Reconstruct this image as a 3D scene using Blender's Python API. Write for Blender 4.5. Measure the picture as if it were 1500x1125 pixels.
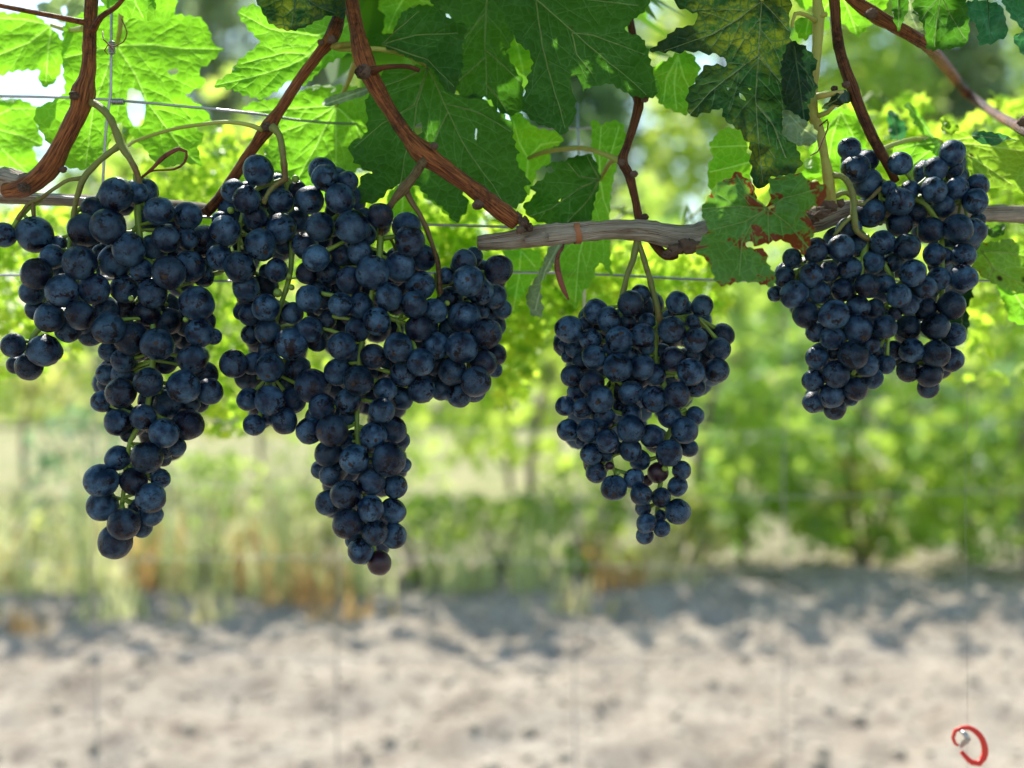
import bpy, math, random
import numpy as np
from mathutils import Vector, Matrix, Quaternion, noise as mnoise
from mathutils.geometry import delaunay_2d_cdt
R = math.radians
rnd = random.Random(7)
nr = np.random.default_rng(11)
scene = bpy.context.scene
for o in list(bpy.data.objects): bpy.data.objects.remove(o)
COL = scene.collection

# ------------------------------------------------------------------ camera
F = 1608.0; CZ = 0.75; D0 = 0.5          # focal length in photo pixels, camera height, distance of the bunches
cd = bpy.data.cameras.new('camera'); cam = bpy.data.objects.new('camera', cd); COL.objects.link(cam)
cam.location = (0, 0, CZ); cam.rotation_euler = (R(90), 0, 0)
cd.sensor_width = 36; cd.lens = 36*F/1500; cd.clip_start = 0.02; cd.clip_end = 2000
cd.dof.use_dof = True; cd.dof.focus_distance = 0.492; cd.dof.aperture_fstop = 5.0; cd.dof.aperture_blades = 0
scene.camera = cam
scene.view_settings.view_transform = 'Standard'; scene.view_settings.look = 'None'
scene.view_settings.gamma = 1; scene.view_settings.use_curve_mapping = False
scene.view_settings.exposure = 0.72
# ------------------------------------------------------------------ sky and sun
SUN_EL, SUN_AZ = 51, -16                   # azimuth measured from straight behind the vines (+Y), negative to the left
w = bpy.data.worlds.new('World'); scene.world = w; w.use_nodes = True
wn = w.node_tree.nodes; bg = wn['Background']; sk = wn.new('ShaderNodeTexSky'); sk.sky_type = 'NISHITA'
sk.sun_disc = False; sk.sun_elevation = R(SUN_EL); sk.sun_rotation = R(SUN_AZ); sk.air_density = 1.4; sk.dust_density = 0.4; sk.ozone_density = 1.8
w.node_tree.links.new(sk.outputs[0], bg.inputs[0]); bg.inputs[1].default_value = 0.15
sd = bpy.data.lights.new('sun', 'SUN'); sun = bpy.data.objects.new('sun', sd); COL.objects.link(sun)
sd.energy = 4.8; sd.angle = R(0.5); sd.color = (1, 0.95, 0.86)
to_sun = Vector((math.sin(R(SUN_AZ))*math.cos(R(SUN_EL)), math.cos(R(SUN_AZ))*math.cos(R(SUN_EL)), math.sin(R(SUN_EL))))
sun.rotation_euler = to_sun.to_track_quat('Z', 'Y').to_euler(); sun.location = to_sun*20

# ------------------------------------------------------------------ helpers
def P(x, y, Y=D0):                          # photo pixel and distance -> point in the vineyard
    return Vector(((x-750)/F*Y, Y, CZ-(y-562.5)/F*Y))
MM = D0/F                                   # metres per photo pixel at the bunches
def empty(name, loc, label, cat, group=None):
    o = bpy.data.objects.new(name, None); COL.objects.link(o); o.location = loc
    o.empty_display_size = 0.02
    return tag(o, label, cat, group)
def tag(o, label, cat, group=None, kind=None):
    if label: o['label'] = label
    if cat: o['category'] = cat
    if group: o['group'] = group
    if kind: o['kind'] = kind
    return o
class MB:
    def __init__(s): s.v = []; s.f = []; s.n = 0; s.attr = {}; s.along = []
    def add(s, v, f, al=None):
        v = [tuple(p) for p in v]; s.v += v
        s.along += al if al is not None else [(p[0]*200, p[1]*200, p[2]*200) for p in v]
        s.f += [tuple(i+s.n for i in q) for q in f]; s.n += len(v)
    def build(s, name, mat, parent=None, smooth=True, origin=None):
        me = bpy.data.meshes.new(name)
        og = Vector(origin) if origin is not None else Vector((0, 0, 0))
        if parent is not None:
            pl = parent.location if parent.parent is None else parent.parent.location
            og = pl
        vs = np.array(s.v, dtype=float)-np.array(og)
        me.from_pydata(vs.tolist(), [], s.f); me.materials.append(mat)
        if smooth: me.polygons.foreach_set('use_smooth', [True]*len(me.polygons))
        for k, vals in s.attr.items():
            a = me.attributes.new(k, 'FLOAT', 'POINT'); a.data.foreach_set('value', vals)
        if len(s.along) == len(s.v) and getattr(s, 'tubed', False):
            a = me.attributes.new('along', 'FLOAT_VECTOR', 'POINT'); a.data.foreach_set('vector', np.array(s.along).ravel())
        me.update()
        o = bpy.data.objects.new(name, me); COL.objects.link(o)
        if parent is not None: o.parent = parent
        elif origin is not None: o.location = og
        return o
def spline(pts, vals, step):
    """Catmull-Rom through pts (Vectors) with vals (radii)."""
    n = len(pts); outp = []; outv = []
    for i in range(n-1):
        p0 = pts[max(i-1, 0)]; p1 = pts[i]; p2 = pts[i+1]; p3 = pts[min(i+2, n-1)]
        m = max(1, int((p2-p1).length/step))
        for k in range(m):
            t = k/m; t2 = t*t; t3 = t2*t
            outp.append(0.5*((2*p1)+(p2-p0)*t+(2*p0-5*p1+4*p2-p3)*t2+(3*p1-p0-3*p2+p3)*t3))
            tt = t*t*(3-2*t); outv.append(vals[i]*(1-tt)+vals[i+1]*tt)
    outp.append(pts[-1].copy()); outv.append(vals[-1])
    return outp, outv
def tube(mb, pts, rad, seg=10, step=None, rough=0.0, freq=300, ridge=0.0, jag=False, seed=0, twist=0.0):
    if step is None: step = max(0.001, min(rad)*1.2)
    ps, rs = spline(pts, rad, step)
    t0 = (ps[1]-ps[0]).normalized(); up = Vector((0.1, 1, 0.05)); u = t0.cross(up).normalized()
    V = []; AL = []; mb.tubed = True; L = 0; so = Vector((seed*7.3, seed*1.7, 3.1*seed))
    for i, p in enumerate(ps):
        t = (ps[min(i+1, len(ps)-1)]-ps[max(i-1, 0)]).normalized()
        u = (u-t*u.dot(t)).normalized(); b = t.cross(u)
        if i: L += (p-ps[i-1]).length
        for k in range(seg):
            a = 2*math.pi*k/seg; d = u*math.cos(a)+b*math.sin(a); r = rs[i]
            if ridge:
                q = Vector((math.cos(a+twist*L)*2.6, math.sin(a+twist*L)*2.6, L*freq*0.05))+so
                r *= 1+ridge*(mnoise.noise(q)+0.6*mnoise.noise(q*2.3+so))
            if rough: r *= 1+rough*mnoise.noise(p*freq+d*1.5+so)
            if jag and (i == 0 or i == len(ps)-1): r *= 0.9
            V.append(p+d*r); AL.append((math.cos(a+twist*L)*3+seed*5, math.sin(a+twist*L)*3, L*60))
    Fc = []; n = len(ps)
    for i in range(n-1):
        for k in range(seg):
            k2 = (k+1) % seg; Fc.append((i*seg+k, i*seg+k2, (i+1)*seg+k2, (i+1)*seg+k))
    V.append(ps[0]-t0*rs[0]*0.15); V.append(ps[-1]+t*rs[-1]*0.25)
    for k in range(seg):
        k2 = (k+1) % seg; Fc.append((n*seg, k2, k)); Fc.append((n*seg+1, (n-1)*seg+k, (n-1)*seg+k2))
    AL += [(0, 0, 0), (0, 0, L*60)]
    mb.add(V, Fc, AL)
def blob(mb, c, r, sub=2, rough=0.15, freq=400, squash=(1, 1, 1)):
    import bmesh
    bm = bmesh.new(); bmesh.ops.create_icosphere(bm, subdivisions=sub, radius=1)
    V = []
    for v in bm.verts:
        d = v.co.normalized(); k = r*(1+rough*mnoise.noise(Vector(c)*freq+d*1.7)+rough*.5*mnoise.noise(Vector(c)*freq+d*4))
        V.append(Vector(c)+Vector((d.x*k*squash[0], d.y*k*squash[1], d.z*k*squash[2])))
    mb.add(V, [tuple(x.index for x in f.verts) for f in bm.faces]); bm.free()

# ------------------------------------------------------------------ materials
class NT:
    def __init__(s, name):
        s.m = bpy.data.materials.new(name); s.m.use_nodes = True; s.t = s.m.node_tree; s.n = s.t.nodes; s.l = s.t.links
        s.b = s.n['Principled BSDF']; s.out = s.n['Material Output']
    def node(s, ty, ins=None, **kw):
        nd = s.n.new('ShaderNode'+ty)
        for k, v in kw.items(): setattr(nd, k, v)
        for k, v in (ins or {}).items(): s.set(nd.inputs[k], v)
        return nd
    def set(s, sock, v):
        if isinstance(v, bpy.types.NodeSocket): s.l.new(v, sock)
        elif isinstance(v, bpy.types.Node): s.l.new(v.outputs[0], sock)
        else: sock.default_value = v
    def ramp(s, fac, stops, interp='LINEAR'):
        nd = s.n.new('ShaderNodeValToRGB'); cr = nd.color_ramp; cr.interpolation = interp
        while len(cr.elements) < len(stops): cr.elements.new(0.5)
        for e, (p, c) in zip(cr.elements, stops):
            e.position = p; e.color = (*c, 1) if not isinstance(c, (int, float)) else (c, c, c, 1)
        s.set(nd.inputs[0], fac); return nd.outputs[0]
    def noise(s, vec, scale, detail=3, rough=0.5, dist=0.0):
        nd = s.node('TexNoise', {'Vector': vec, 'Scale': scale, 'Detail': detail, 'Roughness': rough, 'Distortion': dist}); return nd.outputs[0]
    def mix(s, fac, a, b, mode='MIX'):
        nd = s.n.new('ShaderNodeMix'); nd.data_type = 'RGBA'; nd.blend_type = mode
        s.set(nd.inputs[0], fac)
        for i, v in ((6, a), (7, b)):
            if isinstance(v, tuple): v = (*v[:3], 1)
            s.set(nd.inputs[i], v)
        return nd.outputs[2]
    def math(s, op, a, b=0.0, clamp=False):
        nd = s.node('Math', operation=op, use_clamp=clamp); s.set(nd.inputs[0], a); s.set(nd.inputs[1], b); return nd.outputs[0]
    def bump(s, h, strength=0.5, dist=0.001, normal=None):
        nd = s.node('Bump', {'Height': h, 'Strength': strength, 'Distance': dist})
        if normal is not None: s.set(nd.inputs['Normal'], normal)
        return nd.outputs[0]
def simple(name, col, rough=0.5, metal=0.0, var=0.25, scale=200, bump=0.3):
    t = NT(name); tc = t.node('TexCoord').outputs['Object']; n = t.noise(tc, scale, 5, .6)
    c = t.mix(n, tuple(x*(1-var) for x in col), tuple(min(1, x*(1+var)) for x in col)); t.set(t.b.inputs['Base Color'], c)
    t.set(t.b.inputs['Roughness'], rough); t.set(t.b.inputs['Metallic'], metal)
    if bump: t.set(t.b.inputs['Normal'], t.bump(n, bump, 0.0005))
    return t.m

def grape_material():
    t = NT('grape_skin'); tc = t.node('TexCoord').outputs['Object']; oi = t.node('ObjectInfo').outputs['Random']
    off = t.node('VectorMath', operation='ADD'); sc = t.node('VectorMath', operation='SCALE')
    cx = t.node('CombineXYZ', {'X': oi, 'Y': t.math('MULTIPLY', oi, 3.7), 'Z': t.math('MULTIPLY', oi, 7.9)})
    t.set(sc.inputs[0], cx); sc.inputs['Scale'].default_value = 40
    t.set(off.inputs[0], tc); t.set(off.inputs[1], sc.outputs[0]); v = off.outputs[0]
    big = t.noise(v, 1.1, 3, .6, .4)
    mid = t.noise(v, 3.2, 4, .7, 1.0)
    fine = t.noise(v, 24, 4, .75)
    # bloom: waxy film rubbed off in patches and streaks
    cover = t.ramp(t.math('ADD', t.math('MULTIPLY', big, .65), t.math('MULTIPLY', mid, .35)), [(0.36, 0.0), (0.425, 0.12), (0.455, .72), (0.56, .85), (0.7, 1.0)])
    st = t.node('VectorMath', operation='MULTIPLY'); t.set(st.inputs[0], v); st.inputs[1].default_value = (1, 1, 3.4)
    sn = t.noise(st.outputs[0], 3.4, 4, .6, 1.4)
    scr = t.ramp(sn, [(0.475, 1.0), (0.490, 0.1), (0.508, .1), (0.522, 1.0)])
    scm = t.ramp(t.noise(v, 1.9, 2), [(0.44, 1.0), (0.50, 0.0)])
    scr = t.math('MAXIMUM', scr, scm)
    spk = t.ramp(fine, [(0.32, 0.6), (0.46, 1.0)])
    cover = t.math('MULTIPLY', t.math('MULTIPLY', cover, scr), spk)
    # per-berry strength of bloom
    per = t.ramp(t.math('FRACT', t.math('MULTIPLY', oi, 13.7)), [(0.0, 0.28), (0.35, .7), (1.0, 1.0)])
    cover = t.math('MULTIPLY', cover, per)
    skin = t.mix(t.math('FRACT', t.math('MULTIPLY', oi, 5.3)), (0.0012, 0.0012, 0.004), (0.007, 0.002, 0.005))
    wax = t.mix(t.ramp(t.math('ADD', t.math('MULTIPLY', t.noise(v, 1.2, 2, .5), .85), t.math('MULTIPLY', fine, .15)), [(.38, 0), (.64, 1)]), BLOOM_A, BLOOM_B)
    col = t.mix(cover, skin, wax)
    # little brown scar opposite the stalk
    sx = t.node('SeparateXYZ', {'Vector': tc}); scar = t.ramp(sx.outputs['Z'], [(0.0, 0), (0.9965, 0), (0.9985, 1)])
    col = t.mix(scar, col, (0.035, 0.02, 0.015))
    t.set(t.b.inputs['Base Color'], col)
    t.set(t.b.inputs['Roughness'], t.ramp(cover, [(0, .2), (1, .55)]))
    t.b.inputs['Specular IOR Level'].default_value = 0.14
    t.b.inputs['Coat Weight'].default_value = 0.16; t.b.inputs['Coat Roughness'].default_value = .26
    t.b.inputs['Sheen Weight'].default_value = 0.0; t.b.inputs['Sheen Roughness'].default_value = .4
    t.b.inputs['Sheen Tint'].default_value = (0.55, 0.7, 1, 1)
    t.set(t.b.inputs['Normal'], t.bump(t.math('ADD', mid, t.math('MULTIPLY', fine, .35)), .22, .05))
    return t.m
BLOOM_A = (0.003, 0.022, 0.060); BLOOM_B = (0.075, 0.165, 0.275)

def leaf_material(name, top, trans, mix=0.5, mottle=None, red=0.0, spots=0.0, veincol=None, gloss=.38, spec=.33):
    """top: reflected colour; trans: colour of light let through."""
    t = NT(name); geo = t.node('TexCoord').outputs['Object']; oi = t.node('ObjectInfo').outputs['Random']
    off = t.node('VectorMath', operation='ADD'); sc = t.node('VectorMath', operation='SCALE')
    t.set(sc.inputs[0], t.node('CombineXYZ', {'X': oi, 'Y': oi, 'Z': oi}).outputs[0]); sc.inputs['Scale'].default_value = 3.0
    t.set(off.inputs[0], geo); t.set(off.inputs[1], sc.outputs[0]); v = off.outputs[0]
    vd = t.node('TexVoronoi', {'Vector': v, 'Scale': 210.0, 'Randomness': .9}, feature='DISTANCE_TO_EDGE').outputs[0]
    vd2 = t.node('TexVoronoi', {'Vector': v, 'Scale': 620.0}, feature='DISTANCE_TO_EDGE').outputs[0]
    net = t.ramp(vd, [(0.0, 1.0), (0.07, 0.25), (0.14, 0.0)])
    net2 = t.ramp(vd2, [(0.0, .35), (0.1, 0.0)])
    netm = t.math('MAXIMUM', net, net2)
    big = t.noise(v, 45, 4, .6); fine = t.noise(v, 900, 3, .6)
    vr = t.math('ADD', t.math('MULTIPLY', big, .7), t.math('MULTIPLY', fine, .3))
    a = t.mix(vr, tuple(c*.65 for c in top), tuple(c*1.35 for c in top))
    b = t.mix(vr, tuple(c*.7 for c in trans), tuple(min(.95, c*1.3) for c in trans))
    vc = veincol or tuple(min(1, c*1.9+.02) for c in top)
    a = t.mix(t.math('MULTIPLY', netm, .55), a, vc)
    b = t.mix(t.math('MULTIPLY', netm, .38), b, tuple(min(.95, c*1.45+.05) for c in trans))
    va = t.ramp(t.node('Attribute', attribute_name='vein').outputs['Fac'], [(.25, 0), (.7, 1)])
    VA = (va, tuple(c*1.7+.035 for c in top), (min(.95, trans[0]*1.6+.10), min(.97, trans[1]*1.3+.10), trans[2]*2+.10))
    if mottle:
        mk = t.ramp(t.math('ADD', t.math('MULTIPLY', t.noise(v, 75, 3), .55), t.math('MULTIPLY', t.noise(v, 380, 4, .7), .45)), [(0.43, 0), (0.56, 1)])
        mk = t.math('MULTIPLY', mk, t.math('SUBTRACT', 1.0, netm))
        mk = t.math('MULTIPLY', mk, t.ramp(t.noise(v, 14, 2), [(.38, .12), (.50, 1)])); mk = t.math('MULTIPLY', mk, .9)
        a = t.mix(mk, a, mottle); b = t.mix(mk, b, tuple(min(.9, c*1.6) for c in mottle))
    if red:
        ed = t.node('Attribute', attribute_name='edge').outputs['Fac']     # 0 at the margin, 1 inside
        nm = t.noise(v, 70, 4, .7, .5)
        rm = t.ramp(t.math('SUBTRACT', nm, t.math('MULTIPLY', ed, .22)), [(0.585-red*.1, 0), (0.61-red*.1, 1)])
        ym = t.ramp(t.math('SUBTRACT', nm, t.math('MULTIPLY', ed, .22)), [(0.56-red*.1, 0), (0.62-red*.1, 1)])
        a = t.mix(t.math('MULTIPLY', ym, .7), a, (.16, .15, .02)); b = t.mix(t.math('MULTIPLY', ym, .7), b, (.55, .42, .04))
        a = t.mix(rm, a, (0.16, 0.04, 0.014)); b = t.mix(rm, b, (0.30, 0.06, 0.012))
    if spots:
        sv = t.node('TexVoronoi', {'Vector': v, 'Scale': 95.0}).outputs['Distance']
        sm = t.math('MULTIPLY', t.ramp(sv, [(0.16, 1), (0.24, 0)]), t.ramp(t.noise(v, 30, 2), [(0.56-spots*.1, 0), (0.60-spots*.1, 1)]))
        a = t.mix(sm, a, (0.03, 0.012, 0.006)); b = t.mix(sm, b, (0.03, 0.008, 0.003))
    a = t.mix(VA[0], a, VA[1]); b = t.mix(VA[0], b, VA[2])
    t.set(t.b.inputs['Base Color'], a); t.set(t.b.inputs['Roughness'], t.ramp(big, [(.3, gloss), (.7, gloss+.2)]))
    t.b.inputs['Specular IOR Level'].default_value = spec
    bh = t.math('ADD', t.math('MULTIPLY', t.ramp(vd, [(0, 0), (.35, 1)]), 1.0), t.math('MULTIPLY', fine, .15))
    nb = t.bump(bh, .38, .0010); t.set(t.b.inputs['Normal'], nb)
    tr = t.node('BsdfTranslucent', {'Color': b, 'Normal': nb})
    ms = t.node('MixShader', {0: mix, 1: t.b.outputs[0], 2: tr.outputs[0]})
    t.l.new(ms.outputs[0], t.out.inputs[0])
    return t.m

def far_leaf_material(name, top, trans, var=.35, mix=.5):
    t = NT(name); g = t.node('Attribute', attribute_name='tone').outputs['Fac']
    a = t.ramp(g, [(0, tuple(c*(1-var) for c in top)), (1, tuple(c*(1+var) for c in top))])
    b = t.ramp(g, [(0, tuple(c*(1-var) for c in trans)), (1, tuple(min(.95, c*(1+var)) for c in trans))])
    t.set(t.b.inputs['Base Color'], a); t.b.inputs['Roughness'].default_value = .42
    tr = t.node('BsdfTranslucent', {'Color': b}); ms = t.node('MixShader', {0: mix, 1: t.b.outputs[0], 2: tr.outputs[0]})
    t.l.new(ms.outputs[0], t.out.inputs[0]); return t.m

def wood_material(name, c1, c2, c3, scale=1.0, rough=.7, bstr=.8, gloss=0.2):
    t = NT(name); tc = t.node('TexCoord').outputs['Object']
    al = t.node('Attribute', attribute_name='along').outputs['Vector']
    mp = t.node('Mapping', {'Vector': al}); mp.inputs['Scale'].default_value = (1.6, 1.6, 1.1)
    n1 = t.noise(mp.outputs[0], 1.4, 6, .68, .6); n2 = t.noise(tc, 500*scale, 5, .7); n3 = t.noise(tc, 35*scale, 3, .5)
    c = t.mix(t.ramp(n1, [(.40, 0), (.60, 1)]), c1, c2)
    c = t.mix(t.ramp(t.math('ADD', t.math('MULTIPLY', n3, .6), t.math('MULTIPLY', n2, .4)), [(.5, 0), (.62, 1)]), c, c3)
    t.set(t.b.inputs['Base Color'], c); t.set(t.b.inputs['Roughness'], rough)
    t.b.inputs['Specular IOR Level'].default_value = gloss
    t.set(t.b.inputs['Normal'], t.bump(t.math('ADD', n1, n2), bstr, .0012)); return t.m
def bark_material():
    """grey old wood: fibres run along X with dark cracks"""
    t = NT('old_grey_wood'); tc = t.node('TexCoord').outputs['Object']
    al = t.node('Attribute', attribute_name='along').outputs['Vector']
    mp = t.node('Mapping', {'Vector': al}); mp.inputs['Scale'].default_value = (1.5, 1.5, .55)
    f = t.noise(mp.outputs[0], 1.0, 7, .68, .8); mp2 = t.node('Mapping', {'Vector': al}); mp2.inputs['Scale'].default_value = (6, 6, .8)
    f2 = t.noise(mp2.outputs[0], 1.0, 4, .7, .4)
    c = t.ramp(f, [(.33, (.05, .028, .018)), (.39, (.28, .17, .10)), (.43, (.56, .46, .34)), (.62, (.76, .68, .55))])
    c = t.mix(t.ramp(f2, [(.35, .8), (.5, 0)]), c, (.10, .06, .04))
    c = t.mix(t.ramp(t.noise(tc, 60, 3), [(.53, 0), (.68, .5)]), c, (.26, .16, .09))
    t.set(t.b.inputs['Base Color'], c); t.b.inputs['Roughness'].default_value = .85
    t.set(t.b.inputs['Normal'], t.bump(t.math('ADD', f, t.math('MULTIPLY', f2, .6)), 1.0, .003)); return t.m

M = {}
M['grape'] = grape_material()
M['green_berry'] = simple('green_berry', (.22, .34, .05), .35, scale=300)
M['red_berry'] = simple('small_red_berry', (.022, .006, .014), .3, scale=300)
M['rachis'] = simple('green_stalk', (.17, .28, .035), .5, scale=150)
M['peduncle'] = wood_material('olive_stalk', (.17, .19, .05), (.22, .24, .07), (.17, .09, .04), 1.2, .55, .4)
M['cane'] = wood_material('red_brown_cane', (.075, .020, .008), (.40, .140, .042), (.035, .012, .007), .8, .5, .9, .22)
M['dark_cane'] = wood_material('dark_brown_cane', (.045, .016, .008), (.21, .080, .030), (.022, .010, .006), .8, .6, .7, .2)
M['green_cane'] = wood_material('yellow_green_cane', (.30, .33, .06), (.38, .37, .08), (.30, .20, .04), .6, .5, .4, .3)
M['petiole'] = wood_material('yellow_green_petiole', (.36, .42, .08), (.45, .46, .10), (.40, .30, .08), .6, .5, .3, .3)
M['node'] = wood_material('scarred_node', (.10, .05, .03), (.28, .22, .17), (.03, .018, .012), 2.2, .85, 1.0)
M['bark'] = bark_material()
M['wire'] = simple('galvanised_wire', (.42, .43, .45), .38, .9, .2, 400)
M['wire_dull'] = simple('dull_fence_wire', (.30, .30, .31), .55, .6, .2, 200)
M['tendril'] = wood_material('dry_tendril', (.16, .05, .035), (.28, .10, .06), (.08, .03, .02), 2, .6, .4)
M['tape'] = simple('brown_tape', (.32, .12, .045), .6, scale=300)
M['red_plastic'] = simple('red_plastic', (.75, .030, .015), .4, scale=80, var=.15)
M['vein'] = leaf_material('vein_pale', (.17, .27, .08), (.90, .95, .45), .65)
M['vein_dark'] = leaf_material('vein_green', (.06, .12, .03), (.2, .35, .05), .4)
M['lf_bright'] = leaf_material('leaf_bright', (.085, .20, .018), (.27, .70, .02), .6)
M['lf_mid'] = leaf_material('leaf_mid', (.055, .150, .018), (.26, .66, .022), .55)
M['lf_dark'] = leaf_material('leaf_dark', (.020, .062, .013), (.085, .28, .012), .5, gloss=.42, spec=.22)
M['lf_deep'] = leaf_material('leaf_deep_green', (.005, .024, .008), (.015, .08, .01), .3, gloss=.45, spec=.22)
M['lf_mottle'] = leaf_material('leaf_mottled', (.005, .024, .007), (.015, .08, .008), .35, mottle=(.12, .155, .008), gloss=.45, spec=.22)
M['lf_red'] = leaf_material('leaf_with_red_patches', (.060, .165, .035), (.16, .40, .03), .45, red=1.0)
M['lf_spot'] = leaf_material('leaf_with_brown_spots', (.085, .18, .02), (.36, .62, .03), .55, spots=1.0)
M['lf_spotdark'] = leaf_material('leaf_dark_with_spots', (.07, .15, .025), (.30, .60, .03), .5, spots=1.0, red=.2)
M['lf_teal'] = leaf_material('leaf_blue_green', (.022, .11, .065), (.06, .28, .06), .42)
M['lf_pale'] = leaf_material('leaf_pale_underside', (.17, .25, .15), (.30, .42, .12), .4)
# ------------------------------------------------------------------ grape bunches
TILE = {1: (0, 200, 3.515), 2: (0, 480, 3.124), 3: (290, 200, 3.7515), 4: (290, 470, 2.961), 5: (520, 260, 3.123),
        6: (790, 400, 4.839), 7: (790, 580, 4.839), 8: (1110, 190, 4.286), 9: (1110, 380, 4.286)}
def T(k, s):
    ox, oy, sc = TILE[k]; out = []
    for q in s.split():
        a = q.split(','); out.append((ox+float(a[0])/sc, oy+float(a[1])/sc, float(a[2])/sc, int(a[3])))
    return out
BUNCH = {}
BUNCH['A'] = T(1, '597,297,88,0 703,290,58,1 752,280,60,2 818,382,75,0 965,408,70,1 478,372,62,2 438,480,86,1 555,465,90,0 665,582,85,0 595,640,85,1 525,600,50,2 790,575,72,1 858,525,75,1 730,690,60,2 870,700,88,0 975,670,80,1 1045,715,60,2 965,525,60,1 1050,530,70,2 300,555,45,2 270,620,62,1 410,650,88,0 188,708,80,0 170,800,68,1 322,795,85,0 485,785,78,1 640,785,75,1 785,808,75,0 185,890,55,2 255,932,76,0 412,920,75,0 350,995,65,2 560,988,82,0 760,910,68,1 675,1038,85,1 870,950,70,2 1012,860,88,0 1028,1012,72,0 1100,1030,42,1 1040,950,70,2 810,1070,85,0') + \
    T(2, '495,110,45,1 880,145,68,0 935,215,60,1 565,150,55,1 490,215,50,2 565,215,55,1 485,255,40,2 680,250,68,0 840,270,76,0 960,292,62,1 552,298,70,0 468,338,50,2 772,350,72,1 875,350,40,2 540,432,62,0 655,410,60,0 585,490,35,2 750,483,68,0 860,445,73,1 810,545,45,2 755,560,40,2 673,594,74,0 540,597,58,1 750,600,35,2 463,700,75,0 612,703,63,0 735,690,45,2 700,665,40,2 690,780,70,0 470,815,72,1 567,897,74,0 650,915,45,2 690,855,55,1 527,980,78,1 620,820,35,2')
BUNCH['A2'] = T(1, '22,507,63,0 180,503,90,0')
BUNCH['A3'] = T(2, '60,80,55,0 203,105,74,0 70,170,40,1 133,178,63,0 240,110,45,2')
BUNCH['B1'] = T(3, '330,187,83,0 197,302,65,0 268,348,75,0 318,447,72,0 455,353,68,0 152,515,85,0 120,455,45,2 120,665,72,1 230,720,85,0 345,595,87,0 455,507,85,1 470,600,55,2 430,735,66,0 375,740,40,1 265,835,72,1 545,290,50,2 545,460,70,1 615,350,80,0 30,585,75,2 25,760,60,2 240,965,45,2 290,980,60,1 372,940,75,0 520,970,62,0 290,1080,45,2 385,1075,72,0') + \
    T(4, '405,100,70,0 155,185,62,0 238,185,48,1 312,203,63,0 230,60,45,2 518,85,48,1 430,210,60,1 380,280,50,2 305,125,45,2 498,282,75,0 312,345,66,0 218,340,50,1 243,452,47,0 375,435,57,0 410,345,55,2 300,420,30,2')
BUNCH['B2'] = T(3, '693,225,72,0 685,190,75,1 820,250,62,1 780,342,82,0 672,497,80,0 848,497,92,0 1003,435,72,0 915,440,50,2 920,540,60,2 590,600,75,2 648,667,73,0 600,750,60,2 785,650,62,1 890,640,70,0 960,748,92,0 835,790,75,1 612,892,78,0 690,890,60,2 720,750,70,2 785,925,68,0 895,930,75,1 1050,880,76,0 985,1015,77,0 880,1060,70,1 710,1010,50,2 615,1060,70,1 ') + \
    T(4, '623,108,62,0 760,155,55,1 868,115,64,0 890,230,57,0 697,258,66,0 610,220,60,1 680,150,50,2 812,298,52,0 650,350,57,1 540,375,58,1 797,390,58,0 650,425,40,2 582,478,69,0 487,475,60,1 760,498,58,0 845,475,60,1 880,520,40,2 565,575,57,1 678,600,64,0 828,600,73,0 890,625,35,2 530,645,40,2 583,665,55,1 752,697,61,0 855,718,52,1 640,753,66,0 565,788,55,1 748,815,59,0 845,825,55,1 648,880,65,0 768,917,57,0 848,932,58,1 680,950,40,2 705,998,57,0 787,1050,54,4 650,540,45,2 765,330,40,2') + \
    T(5, '252,290,70,0 237,225,65,1 308,368,60,2 205,408,72,1 300,497,65,1 268,582,63,0 365,610,60,1 290,690,63,0 370,770,62,1 298,845,63,0 305,970,65,1 215,1010,55,2')
BUNCH['B3'] = T(5, '500,385,58,1 540,365,45,2 657,420,67,0 520,473,71,0 415,450,40,2 570,520,62,1 638,545,57,1 672,603,45,1 500,638,75,1 575,610,40,2 615,625,40,2 435,560,60,2 600,715,72,0 488,777,75,0 445,885,65,0 640,810,52,1 587,848,63,0 640,880,35,2 553,935,69,0 545,972,55,2 478,995,58,2 395,970,50,2 370,860,50,2 360,910,50,2 430,690,50,2')
BUNCH['C'] = T(6, '648,215,95,0 715,155,70,2 978,210,82,0 1155,233,77,0 400,275,88,1 490,325,88,0 210,398,99,0 330,360,60,2 625,345,60,2 765,350,65,2 567,470,98,0 733,443,90,0 938,403,97,0 1105,475,87,0 1088,345,52,2 1190,410,50,2 1300,440,80,1 1275,540,86,0 365,470,80,1 170,510,40,2 250,540,65,1 205,590,50,2 385,597,86,0 300,640,72,1 760,525,60,2 640,580,62,1 945,612,92,0 555,668,103,0 730,665,88,1 1260,690,90,0 1075,700,98,0 820,720,82,1 230,730,78,1 370,775,90,1 560,820,88,1 430,893,97,0 265,845,72,1 650,850,92,1 815,895,92,0 975,862,94,0 1115,815,65,2 185,942,70,0 305,958,75,0 450,1020,88,1 570,955,55,2 655,1000,75,2 925,1020,82,0 1105,1010,65,1 870,560,60,2 1080,590,60,2 500,560,60,2') + \
    T(7, '203,243,78,0 345,247,82,0 480,322,86,0 650,235,100,0 797,285,85,1 1030,245,93,0 1060,370,65,2 920,407,98,0 368,412,80,0 290,325,35,2 645,385,80,1 470,420,50,2 550,370,50,2 713,455,72,1 403,542,74,1 500,495,30,4 528,652,92,0 670,587,75,0 840,545,75,5 1010,527,68,0 980,640,72,1 722,698,80,0 865,720,70,0 735,795,60,2 983,820,94,0 860,850,45,2 758,903,72,0 748,990,62,1 868,938,62,1 765,600,40,5')
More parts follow.
